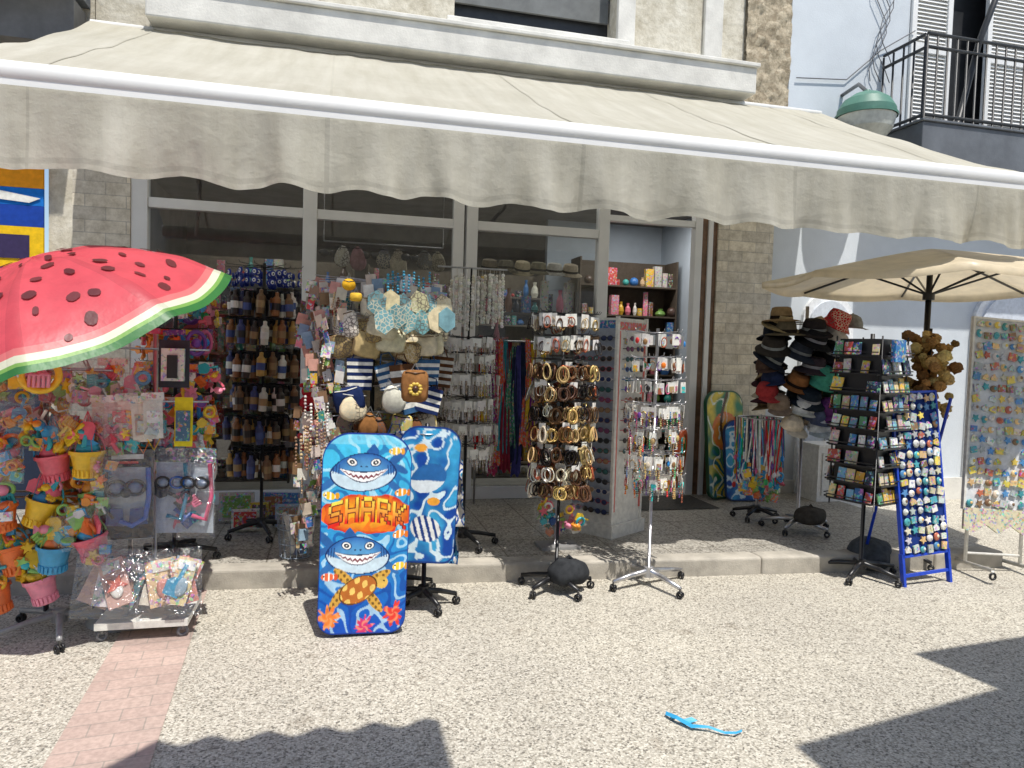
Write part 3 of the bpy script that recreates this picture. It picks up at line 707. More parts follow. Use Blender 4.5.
for zt, kind in TIERS:
    nk = 18
    for k in range(nk):
        a = 2*pi*k/nk+U(-.12, .12); rr = .35*U(.75, 1.08)
        x, y = cx_+rr*1.15*cos(a), cy_+rr*.65*sin(a); z = zt+U(-.03, .03)
        fr2.tube(I4, [(cx_, cy_, zt), (x, y, z+.005)], .003, CHR, me, 4)
        if sin(a) < .3:  M = T(x, y, z, U(-.6, .6), U(-.15, .1), U(-.28, .28))
        else: M = T(x, y, z, a+pi/2+U(-.5, .5), U(-.1, .05), U(-.1, .1))
        left = cos(a) < -.55
        if kind == 0 or left:
            for q in range(3): slim(M @ T(U(-.04, .04), -.018*q, -.03*q, U(-.4, .4)))
        elif kind == 1: it_pouch(mb, M, U(.12, .15), U(.12, .15), jit(rnd.choice(CV+[S(60, 150, 165)])), rnd.choice((pr, pt_, cl)), S(160, 130, 60), rnd.choice((0, 1)))
        elif kind == 2: it_pouch(mb, M, U(.14, .19), U(.13, .17), jit(rnd.choice(CV+[S(170, 150, 100)])), rnd.choice((pt_, pt_, cl, cl)), S(120, 90, 50), 0)
        elif kind == 3:
            if rnd.random() < .4: it_stripe(mb, M, U(.14, .2), U(.15, .2), S(238, 236, 226), rnd.choice([S(35, 50, 95), S(30, 30, 34), S(110, 75, 50), S(60, 100, 140)]), rnd.choice((5, 7, 9)))
            else: it_pouch(mb, M, U(.15, .2), U(.14, .19), jit(rnd.choice([S(35, 50, 90), S(235, 232, 220), S(40, 60, 110), S(240, 225, 190), S(235, 228, 205)])), rnd.choice((cl, pt_, cl)), WHT, rnd.choice((0, 2)))
        else: it_pouch(mb, M, U(.12, .16), U(.14, .19), jit(rnd.choice([S(170, 120, 70), S(225, 200, 120), S(230, 220, 200), S(150, 170, 170), S(140, 90, 60)])), rnd.choice((pr, pt_, cl)), BLK, rnd.choice((0, 1, 2)))
it_pouch(mb, T(.08, 4.24, 1.93), .08, .07, S(240, 185, 50), cl, BLK, 1); it_pouch(mb, T(.12, 4.22, 1.85), .07, .05, S(235, 190, 70), cl)
for k in range(9): it_strand(mb, T(.30+.03*k, 4.25+U(-.03, .03), 1.97+U(-.02, .02)), U(.06, .14), S(50, 140, 170), .008, .018)
for r_ in range(2):
    for k in range(6):
        M = T(.24+.075*k+.03*r_, 4.20+.012*k-.02*r_, 1.88-.10*r_+U(-.02, .02), U(-.3, .3), U(-.1, .1), U(-.25, .25)); hx = [(.06*cos(pi/6+i*pi/3), -.075+.075*sin(pi/6+i*pi/3)) for i in range(6)]
        mb.slab(M, hx, .02, jit(rnd.choice([S(228, 214, 175), S(200, 190, 150), S(120, 165, 170)])), pt_ if rnd.random() < .7 else cl)
it_pouch(mb, T(.46, 4.16, 1.42), .16, .19, S(160, 112, 68), cl, S(90, 55, 30), 0)
for k in range(10): a = 2*pi*k/10; mb.sph(T(.46, 4.125, 1.31), (.03*cos(a), 0, .03*sin(a)), (.014, .006, .010), S(225, 190, 80), pl, 6, 4)
mb.sph(T(.46, 4.125, 1.31), (0, 0, 0), (.018, .012, .018), S(80, 50, 30), pl)
for k in range(12):
    it_strand(mb, T(-.12+U(-.08, .12), 4.3+U(-.1, .05), 1.1+U(-.15, .15)), U(.12, .25), rnd.choice([WHT, S(200, 170, 130), S(150, 115, 90), S(225, 215, 205)]), .008, .02)
fr2.obj("frame", e_); mb.obj("purses", e_)
# ---- second stand behind the board: printed beach bags
e_ = empty("beach_bag_stand"); mb = MB()
def towel(fn, x, y, z, w, h, rz, nm, rx=0, ry=0):
    painted(nm, T(x, y, z, rz, rx, ry), w, h, fn, 36, 70, lambda a, b_: .015*sin(a*9+b_*3)+.010*sin(b_*17+a*5), CLOTH, e_)
def sw(u, v):
    d = sin(14*u+4*sin(7*v)+12*v)+.6*sin(31*u-9*v)
    return S(238, 240, 238) if d > .6 else S(30, 95, 175) if d > -.3 else S(100, 180, 222) if d > -.9 else S(18, 50, 120)
def eyeb(u, v):
    x, y = (u*2.5) % 1-.5, (v*4.5) % 1-.5; d = sqrt(x*x+y*y)
    return S(244, 240, 228) if d > .4 else S(25, 80, 165) if d > .26 else S(245, 245, 240) if d > .15 else S(70, 170, 215) if d > .07 else S(20, 20, 30)
towel(eyeb, .70, 4.16, .50, .15, .40, -.5, "bag_1", 0, -.05); towel(sw, .67, 4.24, .26, .18, .45, -.6, "bag_2")
towel(eyeb, .50, 4.24, .70, .28, .36, .2, "bag_3"); towel(eyeb, .52, 4.30, .35, .28, .4, .0, "bag_4")
mb.tube(I4, [(.55, 4.25, 0.1), (.55, 4.25, 1.1)], .014, BLK, pl); star_base(mb, .55, 4.25, 0, .2, 5, BLK)
mb.tor(T(.55, 4.25, 1.05, 0, pi/2), (0, 0, 0), .13, .13, .03, CHR, me, 20, 4)
mb.obj("frame", e_)

# ------------------------------------------------------------------ bodyboards
def mixl(a, b_, t): return tuple(x*(1-t)+y*t for x, y in zip(a, b_))
def ell(u, v, cx, cy, rx, ry, ang=0):
    dx, dy = u-cx, (v-cy)*2.2; rx2, ry2 = rx, ry*2.2
    c_, s_ = cos(ang), sin(ang); x = dx*c_+dy*s_; y = -dx*s_+dy*c_
    return (x/rx2)**2+(y/ry2)**2
FONT = {'S': "01111 10000 10000 01110 00001 00001 11110", 'H': "10001 10001 10001 11111 10001 10001 10001", 'A': "01110 10001 10001 11111 10001 10001 10001", 'R': "11110 10001 10001 11110 10100 10010 10001", 'K': "10001 10010 10100 11000 10100 10010 10001"}
FONT = {k: v.split() for k, v in FONT.items()}
def text_at(u, v, u0, u1, v0, v1, word):
    if not (u0 < u < u1 and v0 < v < v1): return 0
    x = (u-u0)/(u1-u0)*len(word)*6; y = (1-(v-v0)/(v1-v0))*7
    i = int(x/6); cx_ = x-i*6
    def on(cx_, y):
        a, b_ = int(cx_), int(y)
        return 0 <= a < 5 and 0 <= b_ < 7 and FONT[word[i]][b_][a] == '1'
    if on(cx_, y): return 2
    for dx, dy in ((.35, .3), (-.35, .3), (.35, -.3), (-.35, -.3)):
        if on(cx_+dx, y+dy): return 1
    return 0
def art(u, v):
    c = mixl(S(8, 80, 185), S(70, 195, 235), min(1, max(0, v*1.15-.05)))
    w = noise.noise(Vector((u*5, v*11, 0)))
    w2 = sin(10*u+18*v+w*7)
    if w2 > .8: c = mixl(c, S(205, 242, 250), .6)
    elif w2 < -.8: c = mixl(c, S(8, 50, 150), .6)
    if v > .94: c = mixl(c, S(150, 225, 245), .5)
    bu = ell(u, v, .52, .59, .50, .10)
    if bu < 1+.5*noise.noise(Vector((u*8, v*18, 3))):
        c = mixl(S(250, 185, 40), S(215, 45, 30), min(1, bu)) if noise.noise(Vector((u*14, v*26, 1))) < .15 else S(240, 120, 30)
    vv_ = v-.05*sin(u*pi)+.02
    t = text_at(u, vv_, .10, .97, .52, .645, "SHARK")
    if t == 2: c = mixl(S(255, 235, 90), S(225, 40, 30), min(1, max(0, (.645-vv_)*9)))
    if t == 1: c = S(90, 15, 30)
    for (sx_, sy_, fl, sc_) in ((.46, .80, 1, 1.0), (.43, .385, -1, .95)):
        uu = (u-sx_)*fl/sc_; dv = (v-sy_)/sc_
        if ell(uu, dv, .36, .075, .17, .022, .8) < 1 or ell(uu, dv, .40, .02, .10, .018, -.5) < 1: c = S(45, 100, 165)
        if -.05 < uu < .16 and dv > .06 and dv < .145-.9*abs(uu-.10)**1.2: c = S(40, 95, 165)
        if ell(uu, dv, -.36, -.055, .15, .018, .7) < 1 or ell(uu, dv, .33, -.065, .15, .018, -.7) < 1: c = S(50, 110, 175)
        body = ell(uu, dv, 0, 0, .37*(1-.25*max(0, dv*6)), .098, .08)
        if body < 1:
            c = mixl(S(95, 165, 215), S(30, 90, 170), body) if dv > -.03+.30*uu*uu else S(205, 226, 238)
            if body > .9: c = S(20, 50, 105)
            top = -.002+.30*uu*uu; hg = .046*(1-(uu/.27)**2)
            if hg > 0:
                yr = (top-dv)/hg
                if -.12 < yr < 1.12: c = S(25, 40, 80)
                if 0 < yr < 1:
                    tri = abs(((uu*18) % 1)-.5)*2; tri2 = abs(((uu*18+.5) % 1)-.5)*2
                    c = S(250, 250, 250) if (yr < .25+.30*tri or yr > .78-.25*tri2) else S(120, 20, 45)
            for q in (-1, 1):
                ee = ell(uu, dv, q*.13, .050, .050, .017, q*.35)
                if ee < 1: c = S(250, 250, 245) if ee > .38 or ee < .04 else S(15, 20, 40)
                elif ee < 1.5: c = S(20, 50, 100)
            for q in (.27, .30, .33):
                if abs(abs(uu)-q+.15*dv) < .005 and -.01 < dv < .04: c = S(25, 60, 120)
            if ell(uu, dv, -.03, .028, .014, .004) < 1 or ell(uu, dv, .03, .028, .014, .004) < 1: c = S(20, 40, 80)
    t = ell(u, v, .45, .215, .22, .062, .5)
    for (fx, fy_, fa) in ((.24, .18, 1.0), (.62, .16, -.9), (.30, .275, -.7), (.66, .275, .5)):
        if ell(u, v, fx, fy_, .15, .024, fa) < 1: c = S(215, 165, 70) if sin(u*90)*sin(v*160) < .3 else S(120, 90, 40)
    if ell(u, v, .70, .25, .07, .03) < 1: c = S(225, 185, 90)
    if ell(u, v, .725, .258, .012, .005) < 1: c = S(10, 10, 10)
    if t < 1:
        c = S(190, 110, 45) if (sin(u*42+v*20)*sin(v*75-u*20)) < .25 else S(245, 205, 110)
        if t > .85: c = S(100, 65, 25)
    for (cx2, cy2, col) in ((.84, .10, S(230, 60, 50)), (.14, .08, S(240, 130, 50)), (.52, .035, S(215, 50, 110))):
        a = math.atan2((v-cy2)*2.2, u-cx2); d = sqrt((u-cx2)**2+((v-cy2)*2.2)**2)
        if d < .10+.09*noise.noise(Vector((cos(a)*4, sin(a)*4, cx2*9))): c = mixl(col, S(255, 190, 130), max(0, .5*sin(d*70+a*3)))
    for (cx2, cy2, col, fa) in ((.88, .70, S(250, 160, 30), .2), (.10, .68, S(250, 200, 40), -.3), (.87, .49, S(250, 150, 40), .4), (.12, .28, S(245, 110, 60), 0), (.80, .91, S(250, 200, 70), .1), (.88, .33, S(250, 210, 60), .3)):
        e2 = ell(u, v, cx2, cy2, .07, .019, fa)
        if ell(u, v, cx2+.085, cy2, .025, .017, 0) < 1: c = mixl(col, S(200, 60, 20), .4)
        if e2 < 1: c = col if sin((u-cx2)*120) < .5 else S(255, 250, 240)
        if ell(u, v, cx2-.04, cy2+.003, .01, .004) < 1: c = S(10, 10, 10)
    return c
def bodyboard(name, M, w, h, fn, edge=S(20, 60, 150), th=.045, R_=100):
    e_ = empty(name)
    pts = []
    def hw(v): return w/2*(1-.10*(1-v)*.6-.06*max(0, v-.7))
    rt, rb = .14*w/.46, .08*w/.46
    for k in range(13):
        a = -pi/2+pi/2*k/12; pts.append((hw(0)-rb+rb*cos(a), rb+rb*sin(a)))
    for k in range(13):
        a = pi/2*k/12; pts.append((hw(1)-rt+rt*cos(a), h-rt+rt*sin(a)))
    pts = pts+[(-x, z) for x, z in reversed(pts)]
    mb = MB(); mb.slab(M @ Matrix.Translation((0, th/2+.003, 0)), pts, th, edge, pl); mb.obj("foam_core", e_)
    v = [(0, 0, h*.5)]; cols = [fn(.5, .5)]; f = []
    dense = []
    K = len(pts)
    for i in range(K):
        a, b_ = Vector(pts[i]), Vector(pts[(i+1) % K]); n = max(1, int((b_-a).length/(.55/R_)))
        for q in range(n): dense.append(a.lerp(b_, q/n))
    D = len(dense)
    for r_ in range(1, R_+1):
        for p in dense:
            x, z = p.x*r_/R_*.995, h*.5+(p.y-h*.5)*r_/R_*.995
            v.append((x, 0, z)); cols.append(edge if r_ > R_-2 else fn(x/w+.5, z/h))
    for i in range(D): f.append((0, 1+i, 1+(i+1) % D))
    for r_ in range(R_-1):
        for i in range(D):
            a = 1+r_*D+i; b_ = 1+r_*D+(i+1) % D; f.append((a, a+D, b_+D, b_))
    me_ = bpy.data.meshes.new("artwork"); me_.from_pydata([tuple(M @ Vector(p)) for p in v], [], f); me_.materials.append(PLAST)
    at = me_.color_attributes.new("Col", 'FLOAT_COLOR', 'POINT'); buf = []
    for c in cols: buf.extend([*c, 1])
    at.data.foreach_set("color", buf)
    o_ = bpy.data.objects.new("artwork", me_); bpy.context.collection.objects.link(o_); o_.parent = e_
    return e_
bodyboard("bodyboard", T(.17, 3.84, .015, .0, radians(-9), radians(1.5)), .49, 1.07, art, R_=120)
def art3(u, v):
    w = noise.noise(Vector((u*4+3, v*9, 7)))
    c = mixl(S(15, 70, 160), S(60, 165, 215), min(1, max(0, .5+w*1.5)))
    if sin(12*u-20*v+w*9) > .7: c = S(215, 235, 242)
    if ell(u, v, .5, .62, .3, .10, .5) < 1: c = S(40, 105, 170) if v > .6 else S(225, 235, 240)
    if ell(u, v, .5, .25, .25, .09, -.4) < 1: c = S(240, 240, 236) if sin(u*60+v*40) > -.2 else S(20, 60, 130)
    if ell(u, v, .6, .45, .1, .03) < 1 or ell(u, v, .35, .84, .1, .03) < 1: c = S(245, 170, 60)
    return c
bodyboard("bodyboard", T(.52, 4.05, .32, -.15, radians(-6), radians(2)), .36, .78, art3, S(25, 60, 130), R_=60)
def art2(u, v):
    w = noise.noise(Vector((u*4, v*8, 2)))
    c = mixl(S(40, 130, 90), S(240, 215, 70), min(1, max(0, .5+w*2)))
    d = sqrt((u-.5)**2+((v-.62)*2)**2)
    if d < .36: c = mixl(S(250, 205, 70), S(235, 110, 50), d*2.6)
    a = math.atan2(v-.2, u-.5)
    if v < .45 and sin(a*14+w*5) > .2: c = S(25, 110, 130)
    if sin(u*18+v*10+w*8) > .85: c = S(235, 240, 225)
    if abs(u-.5-.12*sin(v*7)) < .035: c = S(90, 60, 40)
    return c
bodyboard("bodyboard", T(3.86, 6.42, .13, .15, radians(-6)), .46, 1.08, art2, S(30, 90, 60), R_=60)
bodyboard("bodyboard", T(3.98, 6.28, .13, -.1, radians(-8)), .42, .80, art3, S(20, 60, 120), R_=60)

# ------------------------------------------------------------------ sunglasses tower
e_ = empty("sunglasses_display"); mb = MB(); M0 = T(2.16, 5.42, .12, radians(33))
W_ = .40
mb.box(M0, 0, 0, .05, .46, .46, .10, WHT, pl)
mb.box(M0, 0, 0, .90, W_, W_, 1.6, WHT, pa)
mb.box(M0, -.004-W_/2, 0, .93, .006, W_*.9, 1.5, S(165, 172, 185), pa)
mb.box(M0, 0, -.004-W_/2, 1.64, W_*.92, .006, .06, S(225, 110, 100), pr); mb.box(M0, -.008-W_/2, 0, 1.65, .006, W_*.9, .06, S(30, 110, 170), pr)
for q in (-1, 1): mb.box(M0, q*W_*.44, -.004-W_/2, .9, .02, .006, 1.4, S(225, 120, 110), pa)
for q in (-1, 1): mb.box(M0, q*W_*.49, -W_*.49, .9, .025, .025, 1.62, WHT, pl)
lens = [S(30, 30, 35), S(60, 45, 35), S(20, 40, 90), S(120, 60, 100), S(40, 90, 90), S(150, 120, 90)]
for j in range(18):
    z = .20+j*.079
    for i in range(3):
        it_glasses(mb, M0 @ T(-W_/2-.035, -.125+.125*i, z, -pi/2, -.1, U(-.08, .08)), jit(rnd.choice([BLK, BLK, S(120, 80, 50), S(200, 190, 180), S(30, 50, 110), S(160, 40, 50)])), rnd.choice(lens), .86)
        if j > 5 and i < 2: it_glasses(mb, M0 @ T(-.07+.14*i, -W_/2-.03, z, 0, -.1, U(-.08, .08)), jit(rnd.choice([BLK, S(200, 60, 80), S(60, 120, 190), S(150, 110, 70)])), rnd.choice(lens), .82)
mb.obj("tower", e_)

# ------------------------------------------------------------------ scarves
e_ = empty("scarf_rail"); mb = MB()
sc = [S(215, 205, 190), S(150, 50, 70), S(210, 35, 45), S(240, 100, 60), S(80, 80, 150), S(130, 60, 140), S(50, 140, 110), S(235, 205, 70), S(70, 170, 190), S(235, 235, 230), S(190, 40, 100), S(50, 60, 90)]
for k in range(17):
    x0 = 1.31+.037*k+U(-.01, .01); c = rnd.choice(sc) if k > 10 else sc[(k*5+2) % len(sc)]; zt = 1.62+U(-.05, .05); zb = U(.3, .7)
    v = []; f = []
    for j in range(15):
        for i in range(9):
            t = j/14; xx = x0+(i/8-.5)*(.05+.05*t)+.012*sin(t*6+k); v.append((xx, 6.46+.018*sin(i*2.1+k+t)+.015*sin(t*5+k)+U(-.003, .003), zt+(zb-zt)*t+.02*sin(i*1.3+k)*t))
    for j in range(14):
        for i in range(8): f.append((j*9+i, j*9+i+1, j*9+i+10, j*9+i+9))
    mb.add(I4, v, f, c, rnd.choice((cl, cl, pr)), True)
mb.tube(I4, [(1.28, 6.46, 1.63), (1.95, 6.46, 1.63)], .01, CHR, me); mb.tube(I4, [(1.28, 6.46, 1.63), (1.28, 6.46, .12)], .01, CHR, me); mb.tube(I4, [(1.95, 6.46, 1.63), (1.95, 6.46, .12)], .01, CHR, me)
mb.obj("scarves", e_)

e_ = empty("window_hanging_goods"); mb = MB()
mb.tube(I4, [(-.1, 6.9, 2.5), (1.0, 6.9, 2.5)], .008, CHR, me); mb.tube(I4, [(-.1, 6.9, 2.5), (-.1, 6.9, 3.3)], .004, CHR, me); mb.tube(I4, [(1.0, 6.9, 2.5), (1.0, 6.9, 3.3)], .004, CHR, me)
for k in range(9):
    M = T(-.05+.125*k, 6.9, 2.47, U(-.3, .3), 0, U(-.1, .1))
    if k % 3: it_pouch(mb, M, U(.15, .2), U(.18, .26), jit(rnd.choice([WHT, S(190, 180, 160), S(210, 150, 160), S(120, 120, 125)])), rnd.choice((cl, pt_)), BLK, 2)
    else: it_glasses(mb, M @ T(0, 0, -.08), BLK, S(40, 40, 50), 1.4)
for k in range(6): hat(mb, T(1.5+.17*k, 7.1, 2.36, 0, U(0, .4)), .13, .08, .09, jit(rnd.choice([S(215, 200, 170), WHT, S(150, 140, 120)])), BLK)
mb.obj("goods", e_)

# ------------------------------------------------------------------ hat stand
e_ = empty("hat_stand"); mb = MB(); hx, hy = 3.78, 5.19
mb.tube(I4, [(hx, hy, .2), (hx, hy, 1.98)], .014, CHR, me, 8); star_base(mb, hx, hy, .12, .28, 5, CHR, 0, me)
for z in (1.0, 1.2, 1.42, 1.62, 1.84):
    mb.tor(T(hx, hy, z, 0, pi/2), (0, 0, 0), .18, .18, .025, CHR, me, 20, 4)
HT = [(-.30, 1.86, S(150, 125, 90), .15, 1), (-.30, 1.81, S(175, 155, 115), .15, 1), (-.29, 1.75, S(110, 100, 80), .155, 1), (-.06, 1.70, BLK, .15, 0), (.17, 1.86, S(205, 45, 55), .145, 2), (.17, 1.78, S(225, 215, 200), .14, 2), (.36, 1.82, S(170, 170, 165), .12, 3),
      (-.35, 1.54, S(45, 50, 60), .15, 0), (-.13, 1.60, S(60, 65, 75), .16, 0), (.16, 1.62, BLK, .16, 0), (.17, 1.52, S(35, 35, 40), .165, 0), (.34, 1.5, S(120, 30, 40), .12, 3), (-.33, 1.36, S(50, 60, 90), .14, 3), (-.14, 1.34, S(150, 100, 60), .13, 1), (.05, 1.40, S(80, 165, 140), .14, 2),
      (.27, 1.32, S(60, 40, 70), .14, 3), (-.30, 1.16, S(150, 130, 110), .14, 3), (-.11, 1.12, S(235, 235, 230), .13, 3), (.12, 1.14, S(125, 70, 135), .14, 3), (.32, 1.14, S(110, 30, 50), .13, 3), (-.2, 1.0, S(230, 215, 190), .14, 3), (.04, .98, S(220, 225, 230), .13, 3), (.23, 1.0, S(230, 150, 170), .13, 3), (.36, 1.02, S(230, 165, 175), .12, 3), (-.06, 1.22, S(40, 50, 60), .14, 0),
      (-.05, 1.78, S(50, 45, 45), .15, 0), (-.36, 1.64, S(60, 55, 50), .14, 0), (-.38, 1.46, S(90, 70, 60), .14, 3), (-.02, 1.48, S(70, 60, 65), .15, 0), (-.38, 1.26, S(170, 60, 60), .13, 3), (.0, 1.06, S(100, 110, 140), .13, 3), (.20, 1.24, S(50, 90, 70), .13, 3)]
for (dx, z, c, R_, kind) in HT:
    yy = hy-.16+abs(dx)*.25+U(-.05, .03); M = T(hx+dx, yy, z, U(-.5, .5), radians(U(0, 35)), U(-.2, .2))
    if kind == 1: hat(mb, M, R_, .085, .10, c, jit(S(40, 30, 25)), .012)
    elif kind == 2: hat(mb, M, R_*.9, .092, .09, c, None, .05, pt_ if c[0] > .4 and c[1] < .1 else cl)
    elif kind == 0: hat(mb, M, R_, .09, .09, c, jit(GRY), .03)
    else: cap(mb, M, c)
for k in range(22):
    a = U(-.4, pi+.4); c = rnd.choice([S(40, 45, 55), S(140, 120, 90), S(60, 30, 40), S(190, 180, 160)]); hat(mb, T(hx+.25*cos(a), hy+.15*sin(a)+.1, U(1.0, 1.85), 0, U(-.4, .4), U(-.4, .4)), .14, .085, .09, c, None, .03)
mb.obj("hats", e_)

# ------------------------------------------------------------------ picture-card spinner
e_ = empty("postcard_stand"); mb = MB(); M0 = T(3.70, 4.34, 0, radians(20))
star_base(mb, 3.70, 4.34, 0, .28, 5, BLK); mb.tube(I4, [(3.70, 4.34, .1), (3.70, 4.34, 1.74)], .014, BLK, pl, 8)
mb.box(M0, 0, 0, 1.13, .30, .30, 1.14, BLK, pl)
CC = [S(70, 130, 190), S(230, 200, 150), S(190, 80, 70), S(240, 235, 225), S(90, 150, 100), S(240, 190, 70), S(120, 170, 200), S(40, 60, 90), S(210, 190, 170)]
for face in range(4):
    MF = M0 @ Matrix.Rotation(face*pi/2, 4, 'Z')
    for j in range(9):
        z = .58+j*.127
        mb.box(MF, 0, -.185, z-.012, .33, .05, .012, BLK, pl); mb.box(MF, 0, -.21, z+.012, .33, .005, .008, BLK, pl)
        wide = (j*3+face) % 4 == 1
        n_ = 3 if wide else 5
        for i in range(n_):
            if rnd.random() < .1: continue
            w = U(.08, .1) if wide else U(.045, .062); h = U(.07, .1)
            mb.box(MF @ T(-.132+.264*i/(n_-1), -.185+U(-.005, .005), z+h/2-.008, 0, -.2, U(-.1, .1)), 0, 0, 0, w, .008, h, jit(rnd.choice(CC), .3), pr)
for k in range(4):
    MF = M0 @ Matrix.Rotation(k*pi/2, 4, 'Z'); mb.tube(MF, [(-.165, -.165, .52), (-.165, -.165, 1.72)], .006, BLK, pl, 5)
mb.box(M0, -.05, -.215, 1.62, .13, .03, .15, S(30, 120, 190), pr)
mb.obj("rack", e_)
e_ = empty("sponge_garland"); mb = MB()
for k in range(110):
    a = U(0, 2*pi); z = U(1.16, 1.76); rr = U(0, .20)*(1-.3*abs(z-1.5)/.3); c = jit(rnd.choice([S(200, 165, 100), S(175, 130, 75), S(215, 185, 120), S(135, 98, 58)]), .2)
    M = T(4.25+rr*cos(a)*1.15, 4.42+rr*sin(a), z, U(0, 3), U(0, 3), U(0, 3)); r_ = U(.022, .046)
    v0, f0 = tmpl_sph(12, 8); v = [tuple(Vector(p)*r_*(1+.45*noise.noise(Vector(p)*3.2+Vector((k, 0, 0))))) for p in v0]
    mb.add(M, v, f0, c, cl, False)
mb.tube(I4, [(4.27, 4.42, 0.0), (4.27, 4.42, 1.8)], .012, BLK, pl); star_base(mb, 4.27, 4.55, 0, .2, 5, BLK); mb.tube(I4, [(4.27, 4.42, .06), (4.27, 4.55, .1)], .015, BLK, pl)
mb.obj("sponges", e_)

# ------------------------------------------------------------------ magnet boards
def magnet_board(name, M, w, h, bg, frame, nx, nz, z0, cols):
    e_ = empty(name); mb = MB()
    mb.box(M, 0, .012, z0+(h)/2, w, .02, h, bg, pa)
    for sx_ in (-1, 1): mb.box(M, sx_*(w/2+.008), .01, z0+h/2, .016, .03, h+.03, frame, pl)
    mb.box(M, 0, .01, z0+h+.008, w, .03, .016, frame, pl); mb.box(M, 0, .01, z0-.008, w, .03, .016, frame, pl)
    for j in range(nz):
        for i in range(nx):
            if rnd.random() < .05: continue
            x = (i+.5)/nx*w-w/2+U(-.007, .007); z = z0+(j+.5)/nz*h+U(-.008, .008); c = jit(rnd.choice(cols), .2); q = w/nx*.48; t = rnd.random()
            MM = M @ T(x, -.008-U(0, .004), z, 0, 0, U(-.35, .35))
            if t < .35: mb.box(MM, 0, 0, 0, q*2*U(.7, 1), .012, q*2*U(.6, .95), c, pr)
            elif t < .65: mb.sph(MM, (0, 0, 0), (q*U(.7, 1), .01, q*U(.7, 1)), c, pl, 8, 5); mb.sph(MM, (q*.2, -.007, q*.1), (q*.45, .006, q*.4), jit(rnd.choice(cols)), pl, 6, 4)
            elif t < .85: mb.slab(MM, [(q*.95*cos(a)*(1 if k % 2 else .5), q*.95*sin(a)*(1 if k % 2 else .5)) for k, a in enumerate([2*pi*k/10 for k in range(10)])], .01, c, pl)
            else: mb.slab(MM, [(-q*.8, -q*.6), (q*.8, -q*.6), (q*.8, q*.1), (0, q*.9), (-q*.8, q*.1)], .012, c, pr)
    return e_, mb
MC = [S(235, 235, 230), S(200, 205, 205), S(90, 150, 205), S(240, 200, 140), S(200, 110, 85), S(80, 170, 180), S(225, 215, 190), S(140, 110, 80), S(240, 215, 100)]
M0 = T(4.06, 4.10, 0, radians(6), radians(-7), radians(-2))
e_, mb = magnet_board("fridge_magnet_board", M0, .40, 1.12, S(25, 55, 130), S(20, 70, 200), 6, 17, .22, MC[:2]*2+MC)
mb.box(M0, -.215, .01, .11, .022, .03, .24, S(20, 70, 200), pl); mb.box(M0, .215, .01, .11, .022, .03, .24, S(20, 70, 200), pl); mb.box(M0, 0, .01, .08, .41, .02, .02, S(20, 70, 200), pl)
for q in (-1, 1): mb.tube(I4, [(4.06+q*.2, 4.2, 1.3), (4.06+q*.2, 4.52, 0)], .012, S(20, 60, 190), pl)
mb.obj("board", e_)
M0 = T(4.78, 4.23, 0, radians(-8), radians(-4), radians(3))
e_, mb = magnet_board("fridge_magnet_board", M0, .54, 1.40, S(228, 231, 234), WHT, 8, 18, .48, MC)
pts = [(-.28, .48), (-.28, .32), (-.2, .30), (-.1, .36), (.0, .30), (.1, .36), (.2, .30), (.28, .32), (.28, .48)]
mb.slab(M0, pts, .02, S(232, 222, 190), pr)
for q in (-.22, .22): mb.tube(M0, [(q, .03, .4), (q, .03, .07)], .014, WHT, pl); mb.tube(M0, [(q, -.24, .07), (q, .26, .07)], .016, WHT, pl)
for q in (-.22, .22):
    for yy in (-.24, .26): mb.tor(M0, (q, yy, .03), .022, .022, .4, BLK, pl, 10, 5)
mb.tube(M0, [(-.22, .03, .14), (.22, .03, .14)], .01, WHT, pl); mb.obj("board", e_)

e_ = empty("lanyard_stand"); mb = MB()
star_base(mb, 3.66, 5.6, .12, .2, 5, BLK); mb.tube(I4, [(3.66, 5.6, .2), (3.66, 5.6, 1.05)], .012, CHR, me)
mb.tor(T(3.66, 5.6, 1.02, 0, pi/2), (0, 0, 0), .19, .19, .04, CHR, me, 20, 4)
for k in range(90):
    a = U(0, 2*pi); x, y = 3.66+.2*cos(a), 5.6+.2*sin(a); c = jit(rnd.choice(BRIGHT+[WHT, GRY, S(70, 70, 90), S(160, 150, 140)])); L = U(.25, .6)
    mb.box(T(x, y, 1.02-L/2, a+pi/2, U(-.1, .1), U(-.12, .12)), 0, 0, 0, U(.006, .018), .004, L, c, cl)
    if k % 3 == 0: mb.sph(I4, (x, y, 1.0-L), (.02, .01, .028), jit(rnd.choice(BRIGHT)), pl, 8, 5)
for k in range(12): it_bag(mb, T(3.66+U(-.2, .2), 5.5+U(-.08, .1), U(.5, .7), U(-.5, .5)), .16, .28, TOYC, 4, False)
mb.obj("lanyards", e_)
def sandbag(name, x, y, z, sx_, sy_, sz_, c):
    mb = MB(); v0, f0 = tmpl_sph(28, 18)
    v = []
    for p in v0:
        q = Vector(p); k = 1+.15*noise.noise(q*1.4+Vector((x, 0, 0)))+.03*noise.noise(q*5)
        ex = .75
        v.append((abs(p[0])**ex*(1 if p[0] > 0 else -1)*sx_*k, abs(p[1])**ex*(1 if p[1] > 0 else -1)*sy_*k, max(-.75, p[2])*sz_*k))
    mb.add(T(x, y, z+sz_*.75, U(0, 1)), v, f0, c, cl, True); mb.tube(T(x, y, z+sz_*1.5), [(-.04, 0, 0), (0, 0, .04), (.04, 0, 0)], .01, c, cl); return mb.obj(name)
sandbag("sandbag", 1.50, 4.36, .06, .13, .10, .09, S(60, 62, 65)); sandbag("sandbag", 3.85, 5.12, .2, .17, .12, .07, S(80, 76, 70)); sandbag("sandbag", 3.95, 4.55, .0, .2, .15, .12, S(85, 90, 95))
